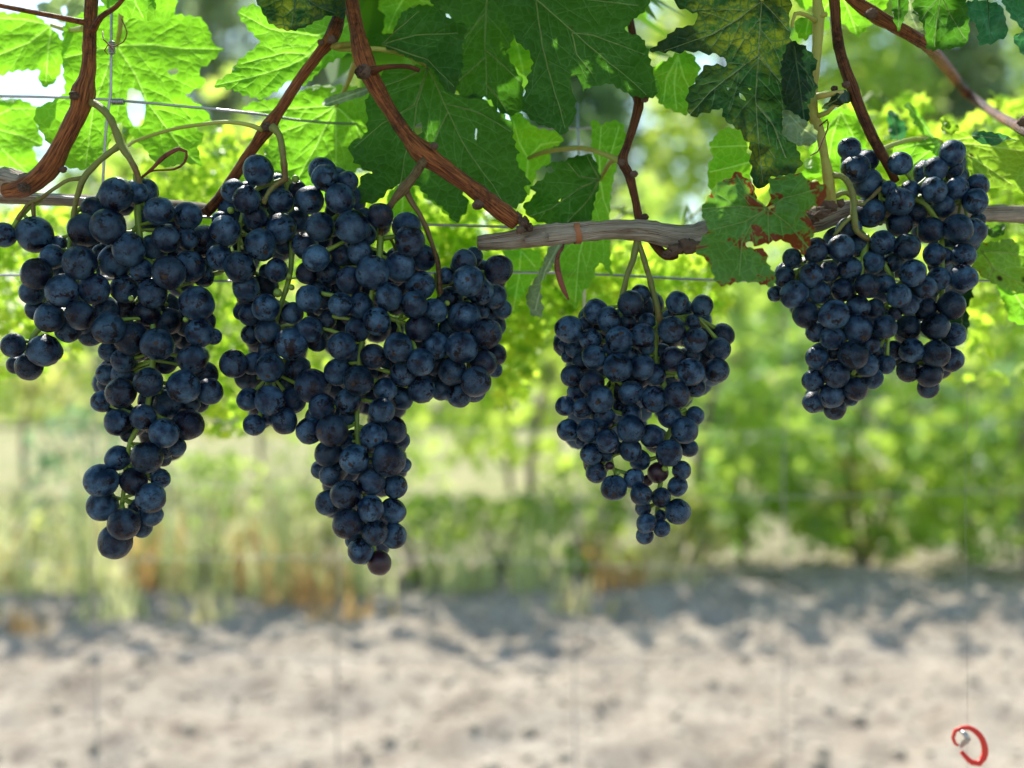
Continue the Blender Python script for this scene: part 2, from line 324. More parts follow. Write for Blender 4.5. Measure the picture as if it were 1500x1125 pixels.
BUNCH['D1'] = T(8, '785,710,80,0 935,735,82,0 522,743,86,0 640,720,72,1 570,610,60,2 365,758,78,0 215,805,62,1 720,830,78,0 845,835,60,1 578,873,77,0 972,900,88,0 450,890,65,1 338,915,78,0 165,925,65,1') + \
    T(9, '687,165,80,0 800,155,60,1 535,190,75,0 228,220,88,0 110,215,50,2 385,205,70,1 885,230,75,0 1050,175,72,0 945,285,66,1 628,297,73,0 735,310,62,1 300,345,85,0 478,348,93,0 625,435,92,0 795,425,78,0 365,455,65,1 470,495,77,0 705,530,62,1 740,590,50,2 780,550,45,2 372,615,73,1 475,590,45,2 598,602,94,0 685,665,73,0 348,760,68,1 490,720,86,0 612,812,77,0 715,745,70,1 585,875,45,2 465,853,82,0 350,895,68,1 483,938,72,1 800,660,60,2 860,340,45,2 420,400,50,2')
BUNCH['D2'] = T(8, '575,118,70,0 580,190,55,2 692,192,67,1 615,245,92,0 690,338,90,0 895,212,75,0 1221,147,80,0 1240,245,50,2 1117,245,75,0 1108,378,82,0 1252,367,72,0 1380,350,72,1 1365,448,80,0 892,452,88,0 955,380,60,2 1165,485,70,2 990,530,70,1 708,525,88,0 890,592,78,0 1257,620,92,0 1350,640,85,1 1380,570,50,2 1085,630,80,1 1110,785,72,0 1175,790,60,2 1290,790,75,1 1135,935,72,0 1290,930,85,0 820,370,50,2') + \
    T(9, '1052,308,72,1 1215,290,85,0 945,425,80,1 1117,422,87,0 1235,470,75,1 965,572,78,0 1120,592,88,0 1215,630,75,1 945,700,73,1 1078,722,78,0 1070,805,68,1 855,570,60,2')
# rachis lines (photo pixels) through each bunch, first point is where the stalk enters
RACH = {'A': [[(200, 255), (203, 330), (215, 420), (225, 500), (215, 600), (190, 650), (180, 730), (172, 785)], [(203, 330), (130, 400), (70, 440)], [(215, 380), (290, 450)], [(112, 310), (103, 345), (98, 400)]],
        'A2': [[(60, 290), (35, 310), (18, 335)], [(48, 298), (50, 320)]], 'A3': [[(98, 455), (60, 480), (45, 500), (38, 530)]],
        'B1': [[(420, 260), (428, 320), (425, 400), (405, 470), (395, 560)], [(420, 262), (370, 282), (352, 330), (350, 400)], [(420, 262), (460, 300)]],
        'B2': [[(557, 330), (556, 370), (545, 430), (530, 500), (523, 620), (533, 720), (550, 815)], [(556, 350), (590, 345)], [(555, 460), (610, 480)], [(550, 350), (510, 300), (485, 275)]],
        'B3': [[(640, 400), (645, 430), (675, 490), (695, 560)], [(645, 420), (690, 400), (720, 400)]],
        'C': [[(965, 460), (960, 520), (985, 610), (975, 650), (966, 720), (960, 770)], [(915, 430), (905, 500), (895, 600), (895, 670), (905, 700)], [(965, 470), (1030, 460)], [(905, 500), (850, 500)], [(985, 610), (1005, 600)]],
        'D1': [[(1270, 350), (1260, 400), (1240, 470), (1235, 560), (1225, 600)], [(1260, 380), (1180, 390), (1160, 420)], [(1270, 350), (1310, 420), (1300, 500)]],
        'D2': [[(1290, 270), (1340, 290), (1375, 330), (1380, 420), (1375, 500), (1365, 570)], [(1300, 270), (1250, 240)], [(1340, 280), (1330, 250)], [(1345, 290), (1420, 290)], [(1290, 270), (1290, 330)]]}
FRONT = {'A': .478, 'A2': .492, 'A3': .492, 'B1': .486, 'B2': .474, 'B3': .484, 'C': .480, 'D1': .470, 'D2': .492}
LAB = {'A': ('long narrow dark grape bunch at the far left, stepping down to a thin tail', 'grape bunch'),
       'A2': ('pair of loose dark grapes on a thin green stalk at the left edge', 'grapes'),
       'A3': ('little cluster of four loose dark grapes low at the left edge', 'grapes'),
       'B1': ('loose dark grape bunch with open green stalks under the olive stalk of the slanting cane', 'grape bunch'),
       'B2': ('largest dark grape bunch, its long tail ending in one small purplish berry', 'grape bunch'),
       'B3': ('short rounded grape bunch hugging the right side of the largest bunch', 'grape bunch'),
       'C': ('cone shaped grape bunch hanging alone under the grey cordon, bare yellow stalks near its tip', 'grape bunch'),
       'D1': ('tight front grape bunch beside the leaf with red patches, low on the right', 'grape bunch'),
       'D2': ('upright right hand grape bunch with berries standing up against the bright leaves', 'grape bunch')}
import bmesh
GM = []
for k in range(5):
    bm = bmesh.new(); bmesh.ops.create_icosphere(bm, subdivisions=4, radius=1)
    for v in bm.verts:
        d = v.co.normalized(); q = 1+.06*mnoise.noise(d*1.1+Vector((k*9, 0, 0)))+.022*mnoise.noise(d*3+Vector((0, k*9, 0)))
        q *= 1-.035*math.exp(-((1-d.z)/.02))-.05*math.exp(-((1+d.z)/.03))
        if k == 4: q *= 1+.05*mnoise.noise(d*4.5)
        v.co = d*q*(1+(0.03 if k % 2 else -.01)*d.z*d.z)
    me = bpy.data.meshes.new('grape'); bm.to_mesh(me); bm.free(); me.materials.append(M['grape'])
    me.polygons.foreach_set('use_smooth', [True]*len(me.polygons)); GM.append(me)
GMR = GM[0].copy(); GMR.materials.clear(); GMR.materials.append(M['red_berry'])
GMG = GM[0].copy(); GMG.materials.clear(); GMG.materials.append(M['green_berry'])

bm = bmesh.new(); bmesh.ops.create_icosphere(bm, subdivisions=2, radius=1); ICO = [v.co.copy() for v in bm.verts]; ICF = [tuple(v.index for v in f.verts) for f in bm.faces]; bm.free()
GAPS = {'B1': [(430, 420, 32), (440, 370, 12), (350, 425, 10), (345, 360, 14)], 'B2': [(583, 345, 16), (560, 340, 14), (530, 610, 22), (490, 460, 10)], 'C': [(905, 680, 26), (966, 690, 26), (955, 610, 12), (930, 665, 16), (940, 730, 80), (1000, 690, 40)],
        'A': [(192, 325, 22), (180, 650, 14), (178, 730, 20), (190, 720, 85)], 'A3': [(40, 470, 30)], 'A2': [(40, 300, 60)], 'D2': [(1300, 265, 25), (1325, 270, 25)], 'B3': [(650, 420, 14)], 'D1': [(1248, 545, 10)]}
def seg_closest(p, a, b):
    ab = b-a; t = max(0, min(1, (p-a).dot(ab)/max(ab.length_squared, 1e-12))); return a+ab*t
def bunch(key):
    g = BUNCH[key]; y0 = FRONT[key]; placed = []
    items = sorted(range(len(g)), key=lambda i: (min(g[i][3] if g[i][3] < 3 else 2, 2), -g[i][2]))
    cx = sum(q[0] for q in g)/len(g)
    for i in items:
        x, y, r, l = g[i]; ll = min(l, 2) if l < 3 else 2
        # bunch is round: berries nearer its outline sit further back
        row = [q[0] for q in g if abs(q[1]-y) < 30]; lo, hi = min(row)-20, max(row)+20
        e = abs((x-(lo+hi)/2)/max((hi-lo)/2, 20)); R0 = min((hi-lo)/2, 75)*MM
        Y = y0+R0*(1-math.sqrt(max(0, 1-min(e, 1)**2)))*.75+ll*1.0*r*MM
        for (x2, y2, r2, Y2) in placed:
            d = math.hypot(x-x2, y-y2)*MM; s = (r+r2)*MM*.95
            if d < s: Y = max(Y, Y2+math.sqrt(s*s-d*d))
        placed.append((x, y, r, Y))
    nvis = len(placed)
    fill = []
    for (x, y, r, Y) in placed:
        fx, fy, fr = x+rnd.uniform(-8, 8)+(cx-x)*.12, y+rnd.uniform(-10, 10)-4, r*rnd.uniform(.85, .95)
        if g[0] is None: continue
        if r < 17: continue
        # stay inside the silhouette
        if min(math.hypot(fx-a, fy-b)+fr-c for a, b, c, _ in placed) > 1.5: continue
        FY = Y+.6*r*MM; ok = True
        for (x2, y2, r2, Y2) in placed+fill:
            d = math.hypot(fx-x2, fy-y2)*MM; s = (fr+r2)*MM*.92
            if d < s:
                if Y2+math.sqrt(s*s-d*d) > FY: FY = Y2+math.sqrt(s*s-d*d)
        if FY < y0+.085: fill.append((fx, fy, fr, FY))
    # berries inside the bunch, behind the ones in view
    ang = lambda a, b: math.atan2(b, a)
    xs = [q[0] for q in placed]; ys = [q[1] for q in placed]; gy_ = min(ys)
    while gy_ < max(ys):
        gx_ = min(xs)
        while gx_ < max(xs):
            fx, fy = gx_+rnd.uniform(-5, 5), gy_+rnd.uniform(-5, 5); gx_ += 22
            if any(math.hypot(fx-a, fy-b) < c for a, b, c in GAPS.get(key, ())): continue
            nb = sorted(ang(q[0]-fx, q[1]-fy) for q in placed if math.hypot(q[0]-fx, q[1]-fy) < 44)
            if len(nb) < 3: continue
            if max([b-a for a, b in zip(nb, nb[1:])]+[nb[0]+2*math.pi-nb[-1]]) > 2.75: continue
            fr = rnd.uniform(18, 21.5); FY = y0+.022; ok = True
            for (x2, y2, r2, Y2) in placed+fill:
                d = math.hypot(fx-x2, fy-y2)*MM; s = (fr+r2)*MM*.9
                if d < s and Y2+math.sqrt(s*s-d*d) > FY: FY = Y2+math.sqrt(s*s-d*d)
            if FY < y0+.1: fill.append((fx, fy, fr, FY))
        gy_ += 19
    fill.sort(key=lambda q: q[3])
    total = 0; inner = MB()
    pts = [[] for _ in RACH[key]]
    def depth_at(px, py):
        c = sorted(placed, key=lambda q: math.hypot(q[0]-px, q[1]-py))[:6]
        return sum(q[3] for q in c)/len(c)
    lines = []
    for ln in RACH[key]:
        lines.append([P(a, b, depth_at(a, b)+(.004 if key not in ('A2', 'A3') else 0)) for a, b in ln])
    root = empty('grape_bunch', lines[0][0], LAB[key][0], LAB[key][1], 'dark grape bunches hanging from the vines')
    base = root.location
    mb = MB()
    for k, ln in enumerate(lines):
        tube(mb, ln, [(.0016 if k == 0 else .0012)*(1-.5*j/len(ln)) for j in range(len(ln))], 8, .002, .25, 300)
    for (x, y, r, Y) in placed+fill:
        total += 1; r = r*1.005
        c = P(x, y, Y); rr = r*Y/F
        best = None
        for ln in lines:
            for a, b in zip(ln, ln[1:]):
                q = seg_closest(c, a, b); q = q+(a-q).normalized()*min((a-q).length, .004) if (a-q).length > 1e-6 else q
                if best is None or (q-c).length < (best-c).length: best = q
        dirn = (c-best)
        if dirn.length < 1e-4: dirn = Vector((0, -1, -.5))
        dirn = (dirn.normalized()*1.0+Vector((rnd.uniform(-.4, .4), rnd.uniform(-.5, .1), rnd.uniform(-.5, .3)))).normalized()
        att = c-dirn*rr*.93
        if total > 99:
            m_ = GM[0]; inner.add([c+Vector(v)*rr for v in ICO], ICF); continue
        if (att-best).length > .0008:
            midp = (att+best)/2+(-dirn)*rr*.15
            tube(mb, [best, midp, att], [.0008, .0007, .0011], 6, .002)
        q = dirn.to_track_quat('Z', 'Y')@Quaternion((0, 0, 1), rnd.uniform(0, 6.28))
        lyr = [gg[3] for gg in g if abs(gg[0]-x) < .01 and abs(gg[1]-y) < .01]
        me = GMR if lyr and lyr[0] in (4, 5) else GM[rnd.choice((0, 1, 2, 3, 0, 1, 2, 3, 4))]
        o = bpy.data.objects.new('grape', me); COL.objects.link(o); o.parent = root
        o.location = c-base; o.rotation_mode = 'QUATERNION'; o.rotation_quaternion = q
        o.scale = (rr*rnd.uniform(.97, 1.04), rr*rnd.uniform(.97, 1.03), rr*rnd.uniform(.96, 1.07))
    if inner.n:
        o = inner.build('inner_grapes', M['grape'], root); o['kind'] = 'stuff'
    mb.build('stalk', M['rachis'], root)
    return root, placed
ROOTS = {}
for k in BUNCH: ROOTS[k], _ = bunch(k)
# small unripe green berries
for key, lst in {'B1': [(338, 308, 5), (433, 262, 5.5), (423, 404, 5), (427, 421, 4.5), (407, 429, 6.5), (415, 398, 4)], 'C': [(993, 551, 5), (974, 686, 4.5), (905, 693, 3.5)], 'B3': [(655, 444, 4)], 'A': [(192, 437, 4), (272, 468, 4)]}.items():
    for x, y, r in lst:
        o = bpy.data.objects.new('unripe_berry', GMG); COL.objects.link(o); o.parent = ROOTS[key]
        o.location = P(x, y, FRONT[key]+.006)-ROOTS[key].location; o.scale = (r*MM,)*3
# ------------------------------------------------------------------ leaves of the near row
def inside(px, py, poly):
    x = np.asarray(px); y = np.asarray(py); c = np.zeros(x.shape, bool); n = len(poly)
    for i in range(n):
        x1, y1 = poly[i]; x2, y2 = poly[(i+1) % n]
        if y1 == y2: continue
        k = ((y1 > y) != (y2 > y)) & (x < (x2-x1)*(y-y1)/(y2-y1)+x1); c ^= k
    return c
VG = np.random.default_rng(3).random((256, 256))
def vn(x, y, s):
    x = x*s+100; y = y*s+100; xi = np.floor(x).astype(int); yi = np.floor(y).astype(int); fx = x-xi; fy = y-yi; fx = fx*fx*(3-2*fx); fy = fy*fy*(3-2*fy)
    g = lambda i, j: VG[(xi+i) % 256, (yi+j) % 256]
    return g(0, 0)*(1-fx)*(1-fy)+g(1, 0)*fx*(1-fy)+g(0, 1)*(1-fx)*fy+g(1, 1)*fx*fy
def segdist(px, py, a, b):
    ax, ay = a; bx, by = b; dx, dy = bx-ax, by-ay; L = dx*dx+dy*dy+1e-9
    t = np.clip(((px-ax)*dx+(py-ay)*dy)/L, 0, 1); return np.hypot(px-ax-t*dx, py-ay-t*dy)
def toothed(poly, amp, per, r):
    """resample the outline and add saw teeth pointing outwards"""
    area = sum(poly[i][0]*poly[(i+1) % len(poly)][1]-poly[(i+1) % len(poly)][0]*poly[i][1] for i in range(len(poly)))
    sg = 1 if area > 0 else -1; out = []; n = len(poly)
    # soften the traced corners a little
    sm = []
    for i in range(n):
        p0, p1, p2, p3 = poly[i-1], poly[i], poly[(i+1) % n], poly[(i+2) % n]
        L = math.hypot(p2[0]-p1[0], p2[1]-p1[1]); m = max(1, int(L/3))
        for k in range(m):
            t = k/m; a = []
            for d in (0, 1):
                v = 0.5*((2*p1[d])+(p2[d]-p0[d])*t*.7+(-0.7*p2[d]*0+(-2+0)*0+0)*t) if False else None
                c0 = p1[d]; c1 = .3*(p2[d]-p0[d]); c1b = .3*(p3[d]-p1[d]); e = p2[d]
                h = (2*t**3-3*t*t+1)*c0+(t**3-2*t*t+t)*c1+(-2*t**3+3*t*t)*e+(t**3-t*t)*c1b; a.append(h)
            sm.append(tuple(a))
    acc = 0; tooth = r.uniform(.7, 1.3)*per; h = r.uniform(.6, 1.2)*amp; n = len(sm)
    for i in range(n):
        a, b, c = sm[i-1], sm[i], sm[(i+1) % n]
        tx, ty = c[0]-a[0], c[1]-a[1]; L = math.hypot(tx, ty)+1e-9; nx, ny = sg*ty/L, -sg*tx/L
        f = acc/tooth; k = h*(f/.75 if f < .75 else (1-f)/.25) - h*.4
        out.append((b[0]+nx*k, b[1]+ny*k))
        acc += math.hypot(c[0]-b[0], c[1]-b[1])
        if acc >= tooth: acc = 0; tooth = r.uniform(.7, 1.35)*per; h = r.uniform(.5, 1.3)*amp
    return out
def make_leaf(name_label, outline, veins, mat, Y, tile=None, group='vine leaves hanging over the bunches', holes=(), tilt=(0, 0), curl=0.0, cup=0.0,
              step=4.5, amp=3.6, per=13, petiole=None, veinmat='vein', seed=1, cat='leaf', auto=True, vw=1.0, smooth=False, wavy=1.0):
    if tile:
        ox, oy, sc = tile; cv = lambda q: (ox+q[0]/sc, oy+q[1]/sc)
        outline = [cv(q) for q in outline]; veins = [[cv(q) for q in v] for v in veins]; holes = [[cv(q) for q in h] for h in holes]
    r = random.Random(seed*97+5)
    O = toothed(outline, amp, per, r) if not smooth else toothed(outline, .5, per, r)
    H = [toothed(h, .8, 9, r) for h in holes]
    xs = [p[0] for p in O]; ys = [p[1] for p in O]
    cx, cy = (min(xs)+max(xs))/2, (min(ys)+max(ys))/2; sx, sy = max(xs)-min(xs), max(ys)-min(ys)
    # veins: traced main ones plus side veins that branch off them
    lines = [(v, 1.0) for v in veins]
    if auto:
        for v in veins:
            L = [0]
            for a, b in zip(v, v[1:]): L.append(L[-1]+math.hypot(b[0]-a[0], b[1]-a[1]))
            s = 24.0; side = 1
            while s < L[-1]-10:
                k = max(i for i in range(len(L)) if L[i] <= s); k = min(k, len(v)-2)
                t = (s-L[k])/(L[k+1]-L[k]); x = v[k][0]+t*(v[k+1][0]-v[k][0]); y = v[k][1]+t*(v[k+1][1]-v[k][1])
                an = math.atan2(v[k+1][1]-v[k][1], v[k+1][0]-v[k][0])+side*R(r.uniform(34, 62)); ln = min(95, max(18, (L[-1]-s)*.62))*r.uniform(.8, 1.1)
                pts = [(x, y)]; m = 7
                for j in range(m):
                    an -= side*R(4.2+2*math.sin(s)); x += math.cos(an)*ln/m; y += math.sin(an)*ln/m
                    if not inside(np.array([x]), np.array([y]), O)[0]: break
                    pts.append((x, y))
                if len(pts) > 2: lines.append((pts, .5))
                side = -side; s += r.uniform(11, 27)
    # grid
    gx, gy = np.meshgrid(np.arange(min(xs), max(xs), step), np.arange(min(ys), max(ys), step*.87))
    gx = gx+(np.arange(gx.shape[0]) % 2)[:, None]*step*.5
    gx = (gx+nr.uniform(-.3, .3, gx.shape)*step*.6).ravel(); gy = (gy+nr.uniform(-.3, .3, gy.shape)*step*.6).ravel()
    ok = inside(gx, gy, O)
    for h in H: ok &= ~inside(gx, gy, h)
    gx, gy = gx[ok], gy[ok]
    ed = np.full(gx.shape, 1e9)
    for lp in [O]+H:
        for i in range(len(lp)): ed = np.minimum(ed, segdist(gx, gy, lp[i], lp[(i+1) % len(lp)]))
    k = ed > step*.45; gx, gy = gx[k], gy[k]
    vc = [Vector(p) for p in O]; edg = [(i, (i+1) % len(O)) for i in range(len(O))]
    for h in H:
        b = len(vc); vc += [Vector(p) for p in h]; edg += [(b+i, b+(i+1) % len(h)) for i in range(len(h))]
    # extra points along the veins so that they stay crisp
    vx, vy, vv = [], [], []
    for v, wgt in lines:
        tot = sum(math.hypot(b[0]-a[0], b[1]-a[1]) for a, b in zip(v, v[1:])); run = 0
        for a, b in zip(v, v[1:]):
            L = math.hypot(b[0]-a[0], b[1]-a[1]); m = max(1, int(L/3)); nx_, ny_ = -(b[1]-a[1])/(L+1e-9), (b[0]-a[0])/(L+1e-9)
            for q in range(m):
                x, y = a[0]+(b[0]-a[0])*q/m, a[1]+(b[1]-a[1])*q/m; f = (run+L*q/m)/tot; w0 = (1.5 if wgt == 1 else .85)*(1-.6*f)*vw
                for o_ in (0, w0, -w0, w0+1.3, -w0-1.3):
                    vx.append(x+nx_*o_); vy.append(y+ny_*o_)
            run += L
    vx, vy = np.array(vx), np.array(vy)
    if len(vx):
        kk = inside(vx, vy, O)
        for h in H: kk &= ~inside(vx, vy, h)
        vx, vy = vx[kk], vy[kk]
        md = np.full(gx.shape, 1e9)
        for v, wgt in lines:
            for a, b in zip(v, v[1:]): md = np.minimum(md, segdist(gx, gy, a, b))
        gx, gy = gx[md > 3.0], gy[md > 3.0]
        vc += [Vector((a, b)) for a, b in zip(vx.tolist(), vy.tolist())]
    vc += [Vector((a, b)) for a, b in zip(gx.tolist(), gy.tolist())]
    V2, E2, F2, _, _, _ = delaunay_2d_cdt(vc, edg, [], 0, 1e-4)
    X = np.array([v[0] for v in V2]); Yp = np.array([v[1] for v in V2])
    tri = np.array([f for f in F2 if len(f) == 3]); mx, my = X[tri].mean(1), Yp[tri].mean(1)
    ok = inside(mx, my, O)
    for h in H: ok &= ~inside(mx, my, h)
    tri = tri[ok]
    def dist_main(x, y):
        d = np.full(np.shape(x), 1e9)
        for v, wgt in lines:
            for a, b in zip(v, v[1:]): d = np.minimum(d, segdist(x, y, a, b)+(0 if wgt == 1 else 2.5))
        return d
    ph = r.uniform(0, 9)
    def depth(x, y):
        x = np.asarray(x, float); y = np.asarray(y, float); u, v = (x-cx)/max(sx, sy)*2, (y-cy)/max(sx, sy)*2
        d = Y+(tilt[0]*(x-cx)+tilt[1]*(y-cy))*MM
        d = d+curl*(u*u)*.02+cup*(u*u+v*v)*.02
        d = d+wavy*.0036*(np.sin(u*5+ph+1.3*np.sin(v*3))+np.sin(v*6+ph*2))*np.clip(np.hypot(u, v), 0, 1)
        dm = dist_main(x, y); d = d-.0017*(1-np.exp(-dm/7.0))*wavy
        return d+.0016*wavy*(vn(x+ph*50, y+ph*31, .055)-.5)+.0009*wavy*(vn(x+ph*20, y+9, .14)-.5)
    D = depth(X, Yp)
    E = np.full(X.shape, 1e9)
    for lp in [O]+H:
        for i in range(0, len(lp)): E = np.minimum(E, segdist(X, Yp, lp[i], lp[(i+1) % len(lp)]))
    W = np.stack([(X-750)/F*D, D, CZ-(Yp-562.5)/F*D], 1)
    VN = np.zeros(X.shape)
    for v, wgt in lines:
        tot = sum(math.hypot(b[0]-a[0], b[1]-a[1]) for a, b in zip(v, v[1:])); run = 0
        for a, b in zip(v, v[1:]):
            L = math.hypot(b[0]-a[0], b[1]-a[1]); w0 = (1.2 if wgt == 1 else .6)*(1-.6*(run+L/2)/tot)*vw; run += L
            VN = np.maximum(VN, np.clip(1-(segdist(X, Yp, a, b)-w0*.5)/(w0+.5), 0, 1)*(1 if wgt == 1 else .6))
    j = veins[0][0] if veins else (cx, cy)
    root = empty('vine_leaf', P(j[0], j[1], float(depth([j[0]], [j[1]])[0])), name_label, cat, group)
    mb = MB(); mb.add(W.tolist(), tri.tolist()); mb.attr['vein'] = VN.tolist(); mb.attr['edge'] = np.clip(E/28, 0, 1).tolist()
    mb.build('blade', M[mat], root)
    vb = MB()
    for v, wgt in lines:
        pts = []
        for a, b in zip(v, v[1:]):
            m = max(1, int(math.hypot(b[0]-a[0], b[1]-a[1])/5))
            for q in range(m): pts.append((a[0]+(b[0]-a[0])*q/m, a[1]+(b[1]-a[1])*q/m))
        pts.append(v[-1]); dd = depth([p[0] for p in pts], [p[1] for p in pts])
        P3 = [P(p[0]+.5*math.sin(i*.9), p[1]+.5*math.cos(i*.7), float(d)-.00018) for i, (p, d) in enumerate(zip(pts, dd))]
        r0 = .00034*vw
        if wgt < 1: continue
        tube(vb, P3, [r0*(1-.75*i/len(P3)) for i in range(len(P3))], 5, .0015)
    if vb.n and mat in ('lf_dark', 'lf_red', 'lf_mottle', 'lf_teal', 'lf_deep', 'lf_spotdark'): vb.build('veins', M[veinmat], root)
    if petiole:
        pb = MB(); jp = root.location
        pp = [jp.copy()]+[P(x, y, yy) for x, y, yy in petiole]
        tube(pb, pp, [.0010]+[.0012]*(len(pp)-2)+[.0016], 8, .002, .12, 400)
        pb.build('petiole', M['petiole'], root)
    return root
TA = (0, 0, 3.515); TB = (310, 0, 3.515); TC = (490, 0, 3.309); TD = (690, 150, 3.408); TE = (930, 0, 2.617); TG = (1170, 0, 4.018); TH = (1300, 160, 3.515)
HI = 'vine leaves hanging over the bunches'
make_leaf('big bright lobed leaf lit from behind, spread over the wire knot at upper left', [(330,130),(440,60),(560,20),(700,60),(800,-40),(910,10),(900,70),(1030,90),(1080,160),(1100,230),(1150,255),(1070,330),(1020,370),(1060,430),(960,490),(1040,550),(1090,620),(1010,650),(1050,700),(1020,760),(1035,850),(960,840),(850,860),(780,820),(750,770),(680,700),(640,640),(590,640),(540,820),(440,870),(320,850),(250,740),(175,610),(200,550),(330,480),(320,300)],
    [[(600,235),(780,230),(930,250),(1150,255)],[(600,235),(700,390),(760,530),(850,650),(930,760),(1020,845)],[(600,235),(560,330),(480,560),(440,860)],[(600,235),(640,120),(790,-10)],[(600,235),(450,270),(330,300)]],
    'lf_bright', .545, TA, holes=[[(660,460),(720,470),(750,540),(735,640),(690,650),(655,580)],[(860,365),(905,350),(920,370),(880,388)]], tilt=(.15, -.35), seed=1, petiole=[(176, 40, .54), (180, -40, .54)])
make_leaf('bright green leaf behind the left cane, crossed by its side shoot', [(-120,60),(0,60),(60,70),(150,60),(240,120),(330,220),(320,330),(300,400),(240,450),(200,420),(195,360),(60,370),(0,390),(-120,400)],
    [[(265,130),(150,220),(0,280),(-110,330)],[(265,130),(250,250),(235,430)],[(265,130),(120,100),(-60,90)]], 'lf_bright', .56, TA, tilt=(-.2, -.3), seed=2, petiole=[(100, 44, .55), (122, 42, .53)])
make_leaf('pale yellow green leaf at the left edge above the old wood', [(-120,500),(0,510),(100,510),(200,560),(190,640),(225,745),(170,760),(200,850),(150,900),(60,870),(0,860),(-120,850)],
    [[(-110,640),(0,670),(110,700),(215,745)],[(-110,640),(0,760),(140,890)],[(-110,640),(60,560),(190,560)]], 'lf_bright', .575, TA, tilt=(.1, -.2), seed=3)
make_leaf('small bright leaf tip poking down beside the left cane at the top edge', [(520,-60),(530,20),(590,60),(660,90),(710,100),(800,105),(800,0),(830,-60)], [[(680,-60),(700,20),(740,95)]], 'lf_mid', .50, TA, seed=4)
make_leaf('pale leaf showing behind the side shoot in the top left corner', [(190,20),(250,10),(330,-40),(430,-40),(440,60),(400,110),(330,120),(200,60)], [[(380,-30),(330,40),(300,100)]], 'lf_pale', .62, TA, seed=5, holes=[[(315,40),(340,30),(345,70),(325,80)]])
make_leaf('long pointed leaf with jagged left tip behind the slanting cane', [(130,60),(200,25),(290,30),(480,-40),(660,-40),(760,100),(760,240),(600,330),(480,440),(430,420),(330,470),(260,510),(170,490),(100,460),(10,440),(100,370),(140,310),(245,220),(195,160),(160,110)],
    [[(700,120),(580,240),(400,340),(200,400),(20,440)],[(700,120),(540,185),(300,150),(140,65)],[(700,120),(500,280),(380,270),(150,330)]], 'lf_mid', .535, TB, tilt=(.2, -.2), seed=6, holes=[[(385,420),(440,425),(400,480),(330,505),(350,470)]])
make_leaf('dark mottled leaf drooping from the top edge left of the forked canes', [(230,-60),(240,20),(300,120),(400,160),(480,140),(600,80),(680,90),(690,0),(660,-60)], [[(420,-50),(430,40),(410,140)],[(420,-50),(560,40),(640,70)]], 'lf_mottle', .49, TB, seed=7, veinmat='vein_dark')
make_leaf('green blistered leaf hanging behind the slanting cane and the big bunch', [(150,575),(200,530),(290,510),(400,500),(520,440),(700,440),(820,470),(850,560),(840,700),(860,800),(830,885),(750,870),(640,1000),(450,1010),(330,980),(270,780),(350,650),(260,600)],
    [[(640,545),(540,750),(450,910),(420,1000)],[(640,545),(500,630),(360,680)],[(640,545),(640,750),(640,990)],[(640,545),(740,640),(830,860)],[(640,545),(400,560),(170,575)]], 'lf_mid', .555, TB, tilt=(0, -.3), seed=8, wavy=1.5, petiole=[(508, 125, .54), (520, 92, .53)])
make_leaf('narrow curled leaf edge with pale underside across the knot of the red cane', [(565,540),(600,500),(700,470),(800,445),(810,480),(700,520),(620,545)], [[(800,460),(700,495),(590,535)]], 'lf_pale', .518, TB, seed=9, auto=False, amp=1.5)
make_leaf('big blue green leaf with pale veins behind the red brown cane', [(250,330),(350,330),(470,310),(540,420),(600,460),(680,460),(720,480),(800,540),(870,610),(860,640),(890,740),(880,780),(950,890),(920,910),(930,960),(870,1010),(800,990),(740,960),(640,930),(600,900),(650,990),(590,1080),(540,1020),(460,960),(400,900),(350,890),(280,910),(200,980),(120,980),(130,850),(180,840),(100,790),(70,700),(150,650),(160,560),(150,490)],
    [[(455,325),(540,520),(620,690),(700,810),(770,900),(820,990)],[(455,325),(385,510),(230,600),(90,720)],[(455,325),(400,500),(385,610),(340,760),(320,890)],[(455,325),(340,380),(180,440)],[(548,505),(700,545),(860,640)],[(548,545),(485,680)]], 'lf_dark', .525, TC, tilt=(.1, -.25), seed=10, per=15, amp=4,
    petiole=[(600, 82, .522), (555, 72, .515), (500, 72, .51), (486, 66, .508)], holes=[[(685,620),(692,625),(688,680),(680,670)],[(385,620),(420,590),(425,640),(400,655)]])
make_leaf('dark veined leaf with round left lobe at the fork of the red brown cane', [(180,180),(235,165),(280,160),(330,60),(420,25),(500,30),(560,90),(640,130),(620,230),(620,330),(580,450),(530,430),(470,330),(340,270),(240,225)], [[(230,215),(390,170),(600,160)],[(230,215),(320,130),(410,55)],[(230,215),(450,290),(580,420)]], 'lf_dark', .512, TC, tilt=(-.15, -.2), seed=11)
make_leaf('broad olive green leaf with one long straight vein at top centre', [(470,-60),(480,30),(540,60),(600,130),(620,220),(610,330),(580,400),(600,450),(640,480),(740,475),(800,540),(860,560),(915,520),(910,390),(860,310),(835,250),(850,225),(880,140),(900,-60)],
    [[(740,-50),(728,200),(735,330),(738,465)],[(724,70),(660,150),(600,220)],[(730,240),(820,320),(905,400)],[(722,285),(650,350),(590,400)],[(740,415),(790,470),(840,545)]], 'lf_dark', .535, TC, tilt=(.1, -.3), seed=12, auto=True, wavy=.8)
